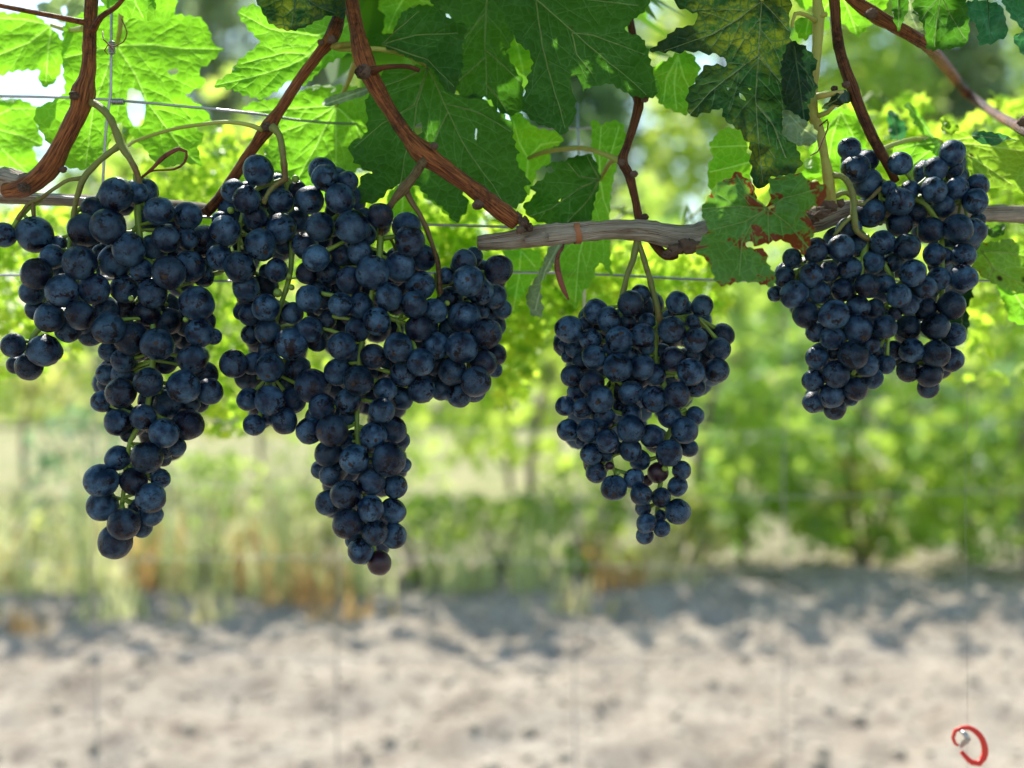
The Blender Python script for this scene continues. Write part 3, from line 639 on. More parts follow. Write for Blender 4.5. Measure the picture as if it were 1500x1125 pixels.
make_leaf('large dark leaf at top centre with an oval hole through it', [(735,-20),(747,40),(760,64),(775,75),(780,95),(774,112),(770,130),(765,160),(785,180),(808,188),(826,198),(838,178),(844,165),(843,150),(858,130),(880,125),(893,122),(910,132),(925,140),(945,143),(962,140),(965,125),(955,100),(950,75),(940,55),(915,45),(928,28),(945,15),(945,-20)],
    [[(784,-2),(812,22),(838,45),(880,82),(925,118),(948,140)],[(785,2),(795,70),(808,120),(822,165),(828,190)],[(838,48),(870,52),(905,65),(945,80)],[(786,-4),(850,-2),(935,8)],[(838,50),(845,80),(868,108)]], 'lf_dark', .50, None, holes=[[(836,109),(844,109),(853,128),(858,150),(848,152),(838,134)],[(833,37),(840,39),(836,44)]], tilt=(.1, -.25), seed=13, petiole=[(770, -25, .505), (760, -50, .51)])
make_leaf('very dark leaf with yellow mottling between its veins, hanging to a point', [(160,-30),(170,30),(235,50),(232,90),(160,110),(110,150),(60,190),(100,200),(210,198),(290,205),(330,215),(355,250),(270,250),(240,300),(200,360),(210,445),(280,430),(330,415),(345,460),(400,500),(440,560),(445,640),(450,700),(490,725),(510,700),(520,680),(600,670),(640,630),(620,560),(580,500),(570,430),(600,400),(580,300),(600,200),(590,80),(580,-30)],
    [[(485,5),(475,210),(463,370),(475,560),(490,700)],[(475,210),(380,280),(290,350),(210,440)],[(485,5),(400,70),(300,130),(110,195)],[(485,5),(540,60),(590,120)],[(465,400),(530,480),(580,610)],[(478,225),(530,280),(580,340)]], 'lf_mottle', .485, TE, tilt=(.1, -.2), seed=14, veinmat='vein', per=17, amp=4.5, vw=.75,
    holes=[[(400,355),(420,370),(425,385),(405,378)],[(432,336),(447,340),(440,347)],[(350,333),(362,337),(358,348)]], petiole=[(1118, -30, .49), (1122, -60, .49)])
make_leaf('small plain dark leaf overlapping the right side of the mottled leaf', [(590,160),(640,170),(665,190),(700,240),(680,290),(700,330),(690,360),(665,400),(670,450),(655,475),(620,440),(580,420),(565,350),(560,250)], [[(610,175),(625,280),(650,460)],[(618,230),(660,280),(690,330)]], 'lf_deep', .478, TE, seed=15, veinmat='vein_dark', tilt=(.3, 0))
make_leaf('light green leaf half hidden between the two dark leaves at top', [(55,270),(120,230),(170,200),(215,205),(250,265),(230,320),(220,350),(200,440),(150,425),(100,400),(60,330)], [[(165,215),(120,300),(110,395)],[(165,215),(185,290),(210,340)],[(165,215),(150,320),(160,420)]], 'lf_mid', .53, TE, seed=16, vw=1.3)
make_leaf('light green leaf edge left of the mottled leaf, above the red patched leaf', [(340,490),(400,495),(430,540),(430,590),(445,600),(440,760),(380,760),(290,730),(280,640),(300,600),(285,560),(310,520)], [[(430,560),(360,560),(290,565)],[(445,620),(370,640),(285,660)],[(440,690),(370,700),(300,720)]], 'lf_bright', .535, TE, seed=17, auto=False)
make_leaf('green leaf with red brown patches lying over the cordon', [(255,800),(290,740),(320,700),(370,680),(390,655),(420,680),(440,690),(455,710),(470,770),(500,790),(520,770),(515,690),(580,670),(640,665),(660,690),(730,710),(735,740),(720,780),(660,810),(690,880),(680,910),(650,975),(600,940),(560,920),(480,940),(430,945),(500,960),(510,1010),(540,1060),(530,1100),(450,1080),(400,1080),(340,1095),(310,1080),(280,1000),(230,960),(280,880),(270,850)],
    [[(510,800),(450,850),(410,930),(400,1060)],[(510,800),(512,870),(515,930)],[(510,800),(590,860),(665,950)],[(510,800),(400,790),(260,800)],[(510,800),(570,760),(700,725)],[(510,800),(430,740),(390,670)],[(510,800),(420,850),(300,880)]], 'lf_red', .462, TE, tilt=(-.1, -.35), seed=18, cup=-.3, vw=.9, petiole=[(1160, 290, .47), (1195, 268, .485)], wavy=1.4,
    holes=[[(425,930),(450,925),(455,945),(430,948)]])
make_leaf('small grey green leaf at the joint of the yellow green cane', [(570,420),(620,440),(690,490),(700,530),(670,560),(620,555),(570,520),(565,480)], [[(695,530),(640,490),(590,440)]], 'lf_pale', .474, TE, seed=19, tilt=(.2, -.3))
make_leaf('bright leaf behind the tendril and the top of the right bunch', [(120,720),(180,650),(260,640),(330,660),(370,760),(400,880),(340,1040),(150,1040),(20,1040),(60,900)], [[(250,660),(200,800),(160,1030)],[(250,660),(320,800),(360,950)],[(250,660),(130,800),(50,980)]], 'lf_bright', .56, TG, seed=20)
make_leaf('bright leaf hanging from the top edge between the brown canes', [(-20,-40),(30,60),(80,40),(130,100),(180,100),(240,120),(290,170),(345,215),(400,170),(430,130),(370,60),(500,60),(500,-40)], [[(250,-40),(300,80),(345,205)],[(250,-40),(350,20),(430,50)],[(250,-40),(160,40),(130,95)]], 'lf_bright', .545, TG, seed=21)
make_leaf('dark green leaf hanging over the bend of the upper right cane', [(670,60),(700,-30),(960,-40),(1000,100),(1000,220),(970,270),(860,290),(760,290),(745,190),(710,110)], [[(840,-40),(810,150),(800,280)],[(840,-20),(900,100),(980,230)],[(840,-30),(760,60),(720,120)]], 'lf_dark', .485, TG, seed=22, vw=.8)
make_leaf('blue green leaf with a bright tip above it near the top right corner', [(970,30),(1030,0),(1190,30),(1230,200),(1150,250),(1060,260),(1050,150),(990,110)], [[(1110,-10),(1120,120),(1130,240)]], 'lf_teal', .505, TG, seed=23, veinmat='vein_dark')
make_leaf('blue green leaf filling the top right corner', [(1190,-30),(1400,-30),(1400,320),(1320,320),(1260,220),(1320,180),(1250,100)], [[(1400,0),(1340,120),(1290,220)]], 'lf_teal', .515, TG, seed=24)
make_leaf('narrow dark leaf folded down beside the cane at upper right', [(545,-30),(620,-30),(650,30),(590,180),(560,120)], [[(585,-25),(590,80),(588,165)]], 'lf_dark', .495, TG, seed=25, auto=False)
make_leaf('pale folded leaf behind the narrow dark leaf at upper right', [(600,60),(660,-20),(700,60),(710,130),(740,190),(680,180),(620,130)], [[(650,0),(660,80),(700,170)]], 'lf_pale', .53, TG, seed=36, auto=False)
make_leaf('little crumpled dark leaf held out from the brown cane above the berries', [(130,640),(180,590),(250,530),(310,550),(320,590),(250,620),(180,640)], [[(255,540),(220,590),(140,640)]], 'lf_deep', .478, TG, seed=26, cup=2, tilt=(0, 1.2), amp=2, petiole=[(1222, 137, .482), (1197, 141, .485)])
make_leaf('green leaf standing behind the upright berries of the right bunch', [(550,900),(600,840),(800,810),(850,840),(840,1040),(700,1060),(600,1000)], [[(840,835),(730,920),(640,1000)],[(840,835),(790,930),(740,1030)],[(840,835),(700,850),(570,880)]], 'lf_mid', .55, TG, seed=27, petiole=[(1340, 204, .548), (1300, 215, .53), (1290, 222, .52)])
make_leaf('young leaf folded lengthwise and pointing up beyond the right bunch', [(615,620),(660,608),(720,680),(760,740),(795,812),(740,795),(690,740),(650,660)], [[(790,805),(720,710),(640,620)]], 'lf_mid', .56, TG, seed=28, auto=False, curl=2)
make_leaf('pale teal leaf behind the folded young leaf', [(520,660),(560,655),(600,700),(640,760),(620,815),(540,815)], [[(580,810),(570,740),(545,665)]], 'lf_teal', .60, TG, seed=29, auto=False)
make_leaf('small curled leaf with a brown tip beyond the right bunch', [(835,690),(870,685),(880,715),(935,730),(940,770),(900,790),(860,790),(840,760)], [[(850,785),(860,740),(850,695)]], 'lf_spot', .56, TG, seed=37, auto=False)
make_leaf('wide bright leaf with dark brown spots right of the bunch', [(850,840),(900,800),(960,775),(1040,800),(1280,800),(1400,760),(1400,1130),(1250,1120),(1100,1100),(1000,1060),(960,980),(930,900)], [[(850,840),(980,900),(1120,990),(1260,1090)],[(850,840),(1050,850),(1390,900)],[(850,840),(940,950),(1010,1050)],[(850,840),(1000,810),(1300,820)]], 'lf_spot', .54, TG, seed=30, tilt=(0, -.35))
make_leaf('rolled dark blue green leaf edge on top of the spotted leaf', [(1015,790),(1060,770),(1200,790),(1280,825),(1220,822),(1180,850),(1135,855),(1060,840)], [[(1020,795),(1130,810),(1270,822)]], 'lf_teal', .50, TG, seed=31, cup=1, amp=2, auto=False, tilt=(0, 1))
make_leaf('dull green leaf with dark specks under the cordon at the right edge', [(450,700),(560,680),(620,665),(703,700),(820,720),(820,980),(703,950),(600,925),(500,870),(440,810)], [[(480,730),(550,820),(700,900),(810,960)],[(480,730),(620,740),(810,780)],[(550,820),(520,870)]], 'lf_spotdark', .545, TH, seed=32, tilt=(0, -.3))
make_leaf('plain green leaf lowest at the right edge', [(560,900),(620,930),(703,955),(820,960),(820,1120),(640,1095),(600,1000)], [[(640,930),(700,1020),(810,1100)]], 'lf_mid', .565, TH, seed=33)
make_leaf('small dark leaf just under the cordon right of the bunch', [(495,590),(540,610),(600,590),(600,640),(560,660),(510,650)], [[(500,600),(550,630),(590,645)]], 'lf_dark', .55, TH, seed=34, auto=False)
make_leaf('dark eaten leaf edge hanging behind the right flank of the right bunch', [(360,900),(430,900),(440,960),(410,1030),(425,1100),(390,1180),(300,1180)], [[(370,910),(390,1000),(380,1150)]], 'lf_deep', .565, TH, seed=35, auto=False)
make_leaf('long narrow leaf seen from its side behind the thin shoot, running below the cordon', [(605,85),(650,110),(710,90),(760,110),(775,200),(740,280),(720,350),(700,450),(690,590),(690,700),(700,860),(640,800),(600,900),(560,950),(520,1030),(470,980),(440,900),(430,780),(500,640),(560,500),(600,400),(620,300),(600,200)],
    [[(645,385),(600,540),(540,760),(520,1000)],[(645,385),(660,480),(690,560)],[(645,385),(700,250),(740,120)],[(645,385),(640,250),(650,120)]], 'lf_mid', .545, TD, seed=38, vw=1.1, petiole=[(892, 240, .535), (905, 232, .525)])
make_leaf('jagged green leaf above the cut end of the cordon', [(380,310),(470,290),(510,270),(590,260),(625,300),(645,380),(620,480),(590,600),(450,610),(350,600),(290,570),(260,520),(320,460),(300,420),(370,370)], [[(640,385),(540,430),(400,530),(290,570)],[(640,385),(540,370),(480,300)],[(640,385),(590,480),(480,600)],[(640,385),(610,330),(580,270)]], 'lf_dark', .53, TD, seed=39, vw=1.2, holes=[[(370,330),(400,320),(415,340),(390,355)],[(435,490),(448,480),(445,500)]])
make_leaf('light green leaf behind the yellow petiole, between the big leaves', [(190,60),(240,50),(300,110),(350,130),(440,150),(455,200),(390,240),(400,300),(330,340),(290,460),(240,420),(210,260)], [[(285,280),(350,210),(450,195)],[(285,280),(280,360),(285,440)],[(285,280),(240,200),(210,90)]], 'lf_bright', .555, TD, seed=40, petiole=[(800, 222, .55), (850, 217, .54), (880, 224, .53), (908, 236, .52)])
make_leaf('wilted folded leaf hanging under the cordon, dark along its edge', [(390,720),(470,700),(420,800),(350,900),(355,1000),(362,1060),(310,1070),(275,990),(290,930),(350,830)], [[(440,710),(370,840),(320,1040)]], 'lf_pale', .52, TD, seed=41, auto=False, curl=1.5)
make_leaf('limp light leaf behind the cordon end, over the lower wire', [(160,740),(330,740),(350,830),(300,900),(250,980),(220,1060),(160,1000),(190,850)], [[(250,740),(240,860),(210,1040)],[(250,740),(320,820)]], 'lf_bright', .57, TD, seed=42)
make_leaf('bright toothed leaf at the top edge right of the red brown cane', [(210,30),(260,-40),(500,-50),(490,30),(400,30),(330,60),(280,160),(235,160),(245,80)], [[(360,-50),(300,50),(260,150)],[(360,-50),(420,0),(480,20)]], 'lf_mid', .56, TC, seed=43)
make_leaf('small round eaten leaf behind the olive stalks at left', [(620,640),(650,615),(675,670),(720,650),(760,630),(785,670),(830,730),(760,750),(700,765),(660,740)], [[(660,740),(700,700),(770,650)]], 'lf_spotdark', .555, TA, seed=44, auto=False)
make_leaf('green leaf lobe behind the fork of the big bunch stalk', [(400,860),(520,860),(545,960),(640,960),(650,1000),(590,1085),(540,1040),(500,1000),(440,960)], [[(430,870),(480,930),(530,1000)]], 'lf_mid', .56, TC, seed=45, auto=False)
make_leaf('leaf tip behind the fork where two stalks leave the red brown cane', [(250,960),(300,900),(370,880),(400,960),(400,1080),(330,1110),(270,1040)], [[(330,890),(330,1000),(320,1090)]], 'lf_mid', .58, TC, seed=46, auto=False)
make_leaf('leaf behind the lower left of the big central leaf, beside the round hole', [(820,200),(900,180),(960,250),(970,330),(940,380),(900,350),(840,290)], [[(880,190),(900,280),(920,370)]], 'lf_bright', .575, TC, seed=47, auto=False)
make_leaf('bright little leaf between the yellow green cane and the top edge', [(-30,130),(40,100),(90,110),(90,180),(50,230),(0,220)], [[(60,110),(50,160),(40,210)]], 'lf_bright', .52, TG, seed=48, auto=False)
# ------------------------------------------------------------------ the vines themselves
def wt(pts, rad, mat, parent, name, Y=D0, seg=14, rough=.12, ridge=0.0, seed=0, jag=False, step=.0025, twist=0):
    mb = MB(); pp = [P(q[0], q[1], q[2] if len(q) > 2 else Y) for q in pts]
    tube(mb, pp, [r*MM for r in rad], seg, step, rough, 260, ridge, jag, seed, twist)
    return mb.build(name, M[mat], parent)
def nodes(parent, lst, name='node', mat='node'):
    for (x, y, Y, r) in lst:
        mb = MB(); c = P(x, y, Y); blob(mb, c, r*MM, 3, .35, 500, (1, 1, .8))
        blob(mb, c+Vector((r*MM*.35, -r*MM*.55, r*MM*.2)), r*MM*.5, 2, .4, 900)
        mb.build(name, M[mat], parent)
v1 = empty('grapevine', P(-200, 900, .54), 'left hand grapevine with thin grey cordon and rough old knot at the left edge', 'grapevine', 'grapevines of the near row')
wt([(-260,285,.535),(-100,284,.53),(0,290,.53),(100,293,.528),(200,299,.526),(260,303,.524),(306,308,.522)], [10,9.5,9,9,9,9.5,8.5], 'bark', v1, 'cordon', seg=20, ridge=.22, rough=.12, seed=3, jag=True)
wt([(-260,262,.525),(-120,262,.52),(-40,266,.515),(10,264,.512),(38,268,.505)], [16,17,17,17,13], 'bark', v1, 'old_arm', seg=24, ridge=.3, rough=.35, seed=5)
wt([(-260,262,.53),(-262,700,.54),(-255,1300,.55),(-250,2600,.56),(-250,2990,.56)], [26,24,26,30,36], 'bark', v1, 'trunk', seg=24, ridge=.2, rough=.2, seed=6, step=.01)
c1 = wt([(136,-60,.508),(134,0,.505),(131,60,.502),(129,105,.50),(121,138,.498),(116,160,.498),(97,200,.498),(72,245,.50),(40,272,.503),(10,280,.508)], [10,9.5,9.8,10.5,17.5,13.5,13,15.5,14,12], 'cane', v1, 'cane', seed=1, ridge=.05)
nodes(c1, [(108,140,.492,7),(92,248,.50,6),(35,275,.495,9)])
s = wt([(-40,-4,.515),(0,8,.512),(50,18,.508),(100,28,.503),(128,34,.502)], [3.6,3.6,3.8,4.2,5], 'cane', c1, 'side_shoot', seg=10, seed=2)
s = wt([(136,45,.498),(148,25,.495),(170,10,.492),(186,-10,.49)], [5.5,4.2,3.4,3], 'cane', c1, 'side_shoot', seg=10, seed=2)
s = wt([(178,28,.495),(186,48,.492),(180,62,.49),(168,68,.488),(158,66,.488),(153,74,.49),(158,80,.492)], [.8,.9,.9,1,.9,.8,.6], 'tendril', c1, 'tendril', seg=6, rough=0)
s = wt([(150,46,.495),(152,58,.49),(160,66,.488),(166,74,.488)], [1,1,1,.8], 'tendril', c1, 'tendril', seg=6, rough=0)
c2 = wt([(515,-60,.515),(502,0,.512),(488,50,.51),(468,78,.508),(440,115,.506),(412,158,.504),(394,184,.503),(372,215,.505),(345,255,.51),(325,285,.515),(302,312,.52)], [8,8,11.5,8,7.6,7.8,11,8,8,8,8], 'cane', v1, 'cane', seed=8, ridge=.05)
nodes(c2, [(486,58,.50,7),(391,186,.496,8),(470,62,.502,5)])
s = wt([(385,190,.50),(360,182,.50),(330,179,.505),(290,183,.51),(250,190,.52),(200,206,.53),(188,214,.545)], [4,3,3,3,2.8,2.6,2.2], 'petiole', c2, 'petiole', seg=8)
s = wt([(488,68,.505),(500,66,.505),(520,64,.51)], [6,4.5,4], 'green_cane', c2, 'side_shoot', seg=10)
v2 = empty('grapevine', P(1750, 900, .54), 'right hand grapevine with thick weathered cordon, cut off bluntly at its left end', 'grapevine', 'grapevines of the near row')
cord = wt([(700,356,.492),(712,355,.492),(745,352,.492),(790,345,.492),(840,341,.493),(890,337,.494),(940,338,.496),(980,346,.498),(1010,350,.498),(1040,340,.502),(1090,328,.508),(1140,322,.51),(1190,322,.508),(1240,308,.51),(1300,312,.52),(1380,312,.525),(1500,314,.53),(1640,316,.535),(1750,330,.54)], [10.5,11.5,13,16,15,13.5,15,17,20,17,14,15,18,15,13,12,13,14,18], 'bark', v2, 'cordon', seg=32, ridge=.16, rough=.16, seed=11, jag=True, twist=6)
mb = MB(); blob(mb, P(701,356,.492), 8.5*MM, 3, .2, 400, (.25, .95, 1)); mb.build('cut_end', M['node'], cord)
wt([(770,352,.485),(790,350,.484),(800,347,.486)], [6,9,6], 'bark', cord, 'burl', seg=14, rough=.3, ridge=.2)
mb = MB()
for x, y, Y, r in ((755,320,.485,9),(768,326,.482,8),(748,316,.485,5),(775,333,.484,6),(762,336,.48,6)): blob(mb, P(x,y,Y), r*MM, 3, .45, 700)
mb.build('scarred_collar', M['node'], cord)
mb = MB()
for x, y, Y, r in ((990,366,.49,10),(1010,360,.49,12),(978,372,.49,7)): blob(mb, P(x,y,Y), r*MM, 3, .6, 700, (1.3, 1, .8))
mb.build('burl', M['node'], cord); mb = MB()
for x, y, Y, r in ((1185,318,.49,11),(1212,303,.488,11),(1205,312,.485,9),(1228,298,.49,7)): blob(mb, P(x,y,Y), r*MM, 3, .6, 700, (1.2, 1, .8))
mb.build('burl', M['node'], cord)
wt([(1750,330,.54),(1752,700,.545),(1760,1400,.55),(1755,2990,.55)], [28,26,30,38], 'bark', v2, 'trunk', seg=24, ridge=.2, rough=.2, seed=6, step=.01)
c3 = wt([(505,-60,.50),(512,-10,.499),(522,40,.498),(533,88,.496),(548,122,.495),(570,160,.494),(595,197,.493),(620,225,.49),(645,243,.488),(680,268,.487),(710,290,.486),(738,312,.485),(757,326,.486)], [12,11,10.5,15,13,10.2,10.6,16.5,13,11.5,12.5,14,12], 'cane', v2, 'cane', seg=20, seed=12, ridge=.05)
nodes(c3, [(532,105,.482,12),(636,214,.483,6),(700,300,.478,8)])
s = wt([(545,104,.49),(560,99,.487),(580,97,.484),(600,98,.482),(614,103,.481)], [7,4,3.2,3.4,3], 'dark_cane', c3, 'side_shoot', seg=10, seed=9)
c4 = wt([(918,-60,.53),(922,20,.528),(928,60,.525),(930,130,.52),(936,150,.518),(928,185,.516),(918,215,.514),(912,236,.512),(922,258,.512),(930,290,.511),(938,325,.512),(955,352,.508),(975,374,.50),(990,372,.496)], [6,6,6,6.5,8,6.5,6,8,7,6,6.5,6.5,7,7], 'dark_cane', v2, 'cane', seg=14, seed=13, ridge=.06)
nodes(c4, [(945,145,.508,6),(910,238,.505,6),(929,255,.505,6),(944,318,.503,6)])
c5 = wt([(1218,-60,.515),(1222,0,.513),(1226,50,.51),(1233,85,.508),(1247,125,.505),(1262,165,.503),(1282,208,.502),(1300,240,.502),(1312,265,.505)], [8,8,8,8,8.5,8,8,7,6], 'dark_cane', v2, 'cane', seg=14, seed=14, ridge=.05)
nodes(c5, [(1239,124,.496,6),(1222,130,.49,5)])
c6 = wt([(1200,-60,.525),(1245,-5,.52),(1275,18,.515),(1310,38,.51),(1340,55,.512),(1362,70,.53),(1385,97,.62),(1415,135,.68),(1455,165,.64),(1485,182,.56),(1500,190,.52),(1540,215,.50)], [9,9,11,9.5,9.5,9.5,10,9,8,8,9,10], 'cane', v2, 'cane', seg=14, seed=15, ridge=.05)
nodes(c6, [(1276,20,.505,9),(1500,178,.51,9)])
c7 = wt([(1195,-60,.50),(1197,0,.499),(1199,25,.498),(1196,80,.496),(1192,120,.494),(1190,165,.492),(1200,190,.49),(1207,225,.488),(1213,260,.487),(1217,290,.487),(1218,305,.49)], [7,7,9,7,6.5,8,7,6,8,7.5,9], 'green_cane', v2, 'green_shoot', seg=14, seed=16)
nodes(c7, [(1207,22,.488,5)], 'bud', 'green_cane')
wt([(1200,185,.484),(1212,175,.482),(1212,190,.48),(1205,205,.478),(1198,222,.478),(1187,228,.48)], [1,1.1,1.1,1,1,.8], 'tendril', c7, 'tendril', seg=6, rough=0)
wt([(1194,30,.495),(1180,22,.49),(1165,20,.488),(1160,40,.488)], [4,3,3,2], 'green_cane', c7, 'side_shoot', seg=8)
wt([(1198,170,.49),(1212,165,.488),(1222,155,.486),(1235,150,.485)], [4,3.5,3,2], 'green_cane', c7, 'side_shoot', seg=8)
M['brown_stalk'] = wood_material('brown_stalk', (.10, .06, .03), (.20, .15, .06), (.06, .03, .015), 1.2, .55, .5)
# stalks that carry the bunches belong to the bunches
def stalk(key, paths):
    mb = MB()
    for pts, rad in paths:
        tube(mb, [P(*q) for q in pts], [r*MM for r in rad], 10, .002, .4, 220)
    mb.build('stem', M['peduncle'] if key not in ('B2', 'B3') else M['brown_stalk'], ROOTS[key])
stalk('A', [([(136,150,.495),(150,160,.49),(165,180,.487),(177,212,.486),(192,235,.484),(203,262,.484),(204,290,.488)], [6,5.5,5,6,4.6,4.2,4]),
            ([(177,212,.486),(158,225,.485),(138,243,.485),(122,262,.486),(114,285,.487),(108,312,.489),(108,345,.492)], [5,4.2,4,4.5,4,3.6,3])])
stalk('A2', [([(121,261,.488),(100,264,.489),(78,277,.49),(58,292,.491),(42,298,.491),(25,322,.491)], [3.5,2.6,2.6,3,2.6,2]), ([(48,297,.491),(49,310,.492),(50,322,.493)], [2.4,2,3])])
stalk('A3', [([(110,375,.50),(104,420,.502),(98,455,.50),(68,478,.497)], [1.2,1.2,1.4,1.4])])
stalk('B1', [([(398,186,.49),(408,195,.489),(413,215,.488),(416,240,.488),(418,266,.488)], [6,5,4.5,4.8,4.5]), ([(418,262,.488),(400,275,.488),(386,298,.488)], [4.5,4.5,3.5])])
stalk('B2', [([(622,235,.487),(606,258,.482),(592,276,.48),(575,296,.48),(560,330,.482),(556,360,.488)], [8,6,7.5,5,3.5,3])])
stalk('B3', [([(592,272,.481),(602,295,.482),(618,320,.484),(632,355,.486),(641,385,.488),(645,430,.49)], [5,4,3.4,3.4,3.6,4])])
stalk('C', [([(938,330,.50),(934,352,.498),(927,380,.495),(918,405,.492),(910,440,.49)], [6,6,4.5,4,4]), ([(934,352,.498),(945,385,.494),(955,420,.49),(964,455,.487),(968,480,.49)], [4,4,4,5,4])])
stalk('D1', [([(1217,258,.487),(1232,258,.484),(1244,270,.482),(1250,295,.48),(1251,320,.478),(1256,340,.478),(1275,352,.48)], [5,4.5,4.5,4.2,5,4,3]), ([(1247,318,.479),(1235,328,.478),(1222,345,.478)], [3.5,3,2.5])])
stalk('D2', [([(1219,290,.49),(1240,282,.492),(1262,300,.495),(1290,275,.50)], [4,3,3,3])])
# loose tendrils and bits
mb = MB(); tube(mb, [P(205,262,.49),P(222,248,.487),(P(240,230,.484)),P(262,218,.482),P(273,222,.484),P(270,238,.487),P(255,248,.488),P(225,250,.489),P(208,258,.49)], [x*MM for x in (1.5,2.4,3.4,3,2,1.8,1.6,1.2,.8)], 8, .002, .1)
o = mb.build('dry_tendril', M['tendril'], origin=P(205,262,.49)); tag(o, 'dry purplish tendril curled into a loop above the far left bunch', 'tendril')
mb = MB(); tube(mb, [P(826,358,.475),P(818,372,.474),P(816,388,.474),P(820,408,.474),P(826,425,.474),P(833,439,.474)], [x*MM for x in (1.2,2.5,4,4.2,3.5,1.2)], 8, .002, .1)
tube(mb, [P(826,358,.475),P(824,366,.47),P(815,374,.471)], [x*MM for x in (1,1.2,1)], 6, .002)
o = mb.build('dry_tendril', M['tendril'], origin=P(826,358,.475)); tag(o, 'reddish dry curl hanging under the cordon beside the wilted leaf', 'tendril')
mb = MB()
cc = P(846,341,.493); V = []; Fq = []
for i in range(24):
    a = 2*math.pi*i/24
    for j, dx in enumerate((-.0013, .0013)):
        V.append((cc.x+dx+.0006*math.sin(a*2), cc.y+math.cos(a)*15.8*MM*1.03, cc.z+math.sin(a)*15.8*MM*1.03))
    k = (i+1) % 24; Fq.append((2*i, 2*i+1, 2*k+1, 2*k))
mb.add(V, Fq); o = mb.build('tie_tape', M['tape'], origin=cc); tag(o, 'thin brown tape band tied round the grey cordon', 'tie tape')
# ------------------------------------------------------------------ trellis wires
def wire(pts, r, label, group='trellis wires', mat='wire', knots=()):
    mb = MB(); tube(mb, [P(*q) for q in pts], [r*MM]*len(pts), 8, .01)
    for (x, y, Y, ax) in knots:
        for k in range(7):
            c = P(x+(k-3)*2.6*(ax == 0), y+(k-3)*2.6*(ax == 1), Y); V = []; 
            ring = []
            for i in range(13):
                a = 2*math.pi*i/12; d = (0, math.cos(a), math.sin(a)) if ax == 0 else (math.cos(a), math.sin(a), 0)
                ring.append(c+Vector(d)*r*MM*1.9+Vector((.0004*i/12, 0, 0)))
            tube(mb, ring, [r*MM*.6]*13, 6, .0006)
    o = mb.build('wire', M[mat], origin=P(*pts[0])); return tag(o, label, 'wire', group)
wire([(-300,139,.525),(0,141,.525),(140,145,.525),(260,155,.525),(370,166,.527),(480,180,.55),(700,186,.585),(846,188,.60),(874,187,.60)], 2.1, 'uppermost horizontal wire, knotted beside the left cane', knots=[(172,149,.522,0)])
wire([(164,-60,.52),(163,60,.52),(162,140,.521),(157,170,.521),(151,265,.523),(149,420,.53)], 2.2, 'short upright wire joined to the uppermost wire by a coil', knots=[(163,70,.517,1)])
wire([(-300,283,.518),(0,286,.518),(120,291,.516),(300,318,.53),(560,327,.53),(700,331,.53),(900,335,.53),(1200,330,.53),(1480,319,.535),(1700,322,.54)], 1.9, 'wire running along the cordons at the height of the canes')
wire([(-300,402,.55),(0,403,.55),(110,404,.55),(320,412,.55),(540,402,.55),(760,399,.55),(900,403,.55),(1040,410,.55),(1250,412,.55),(1700,410,.55)], 1.9, 'wire passing behind the bunches just below the cordon')
wire([(845,150,.6),(847,200,.6),(848,400,.6),(856,420,.6),(852,560,.7)], 2.2, 'upright wire behind the eaten leaf over the lone cone shaped bunch')
# lower fence of wires, a step behind the row
Yf = 1.35
fl = empty('wire_fence', P(750, 562+1608*.72/1.35, Yf), 'thin blurred wire mesh fence standing behind the bunches over the sand', 'fence')
for x0, xt in ((140, 0), (495, 4), (845, -6), (1150, 6)):
    mb = MB(); tube(mb, [P(x0+rnd.uniform(-4, 4), y, Yf+rnd.uniform(-.01, .01)) for y in (420, 560, 700, 850, 1000, 1200, 1330, 1450)], [.0009]*8, 8, .03); mb.build('upright_wire', M['wire_dull'], fl)
for y0 in (626, 720, 826, 960):
    mb = MB(); tube(mb, [P(x, y0+9*math.sin(x*.004+y0), Yf+.004) for x in range(-300, 1900, 150)], [.0005]*15, 8, .03); mb.build('cross_wire', M['wire_dull'], fl)
wire([(1418,560,.60),(1414,700,.60),(1416,900,.60),(1417,1060,.60),(1416,1400,.60),(1416,2260,.60)], .32, 'upright wire at right that carries the red loop', mat='wire_dull')
# red loop
mb = MB(); Yr = .597
rp = [(1408,1101),(1414,1108),(1424,1117),(1434,1118),(1441,1110),(1443,1098),(1439,1083),(1430,1072),(1419,1066),(1408,1066),(1399,1071),(1396,1081),(1399,1089),(1404,1092)]
tube(mb, [P(x, y, Yr-.002*math.sin(i*.5)) for i, (x, y) in enumerate(rp)], [x*MM*1.65 for x in (2.3,2.6,3,3.3,3.4,3.4,3.2,3,2.6,2.2,2.0,2.0,1.8,1.4)], 12, .002)
o = mb.build('red_loop', M['red_plastic'], origin=P(1417,1070,Yr)); tag(o, 'small open red plastic loop on a wire over the sand, lower right corner', 'loop')
mb = MB(); tube(mb, [P(1408,1071,.598),P(1414,1076,.594),P(1418,1083,.594),P(1412,1088,.597),(P(1407,1094,.598))], [x*MM for x in (3,4.5,5,4.5,3)], 10, .002, .2)
mb.build('grey_clip', M['wire'], o)
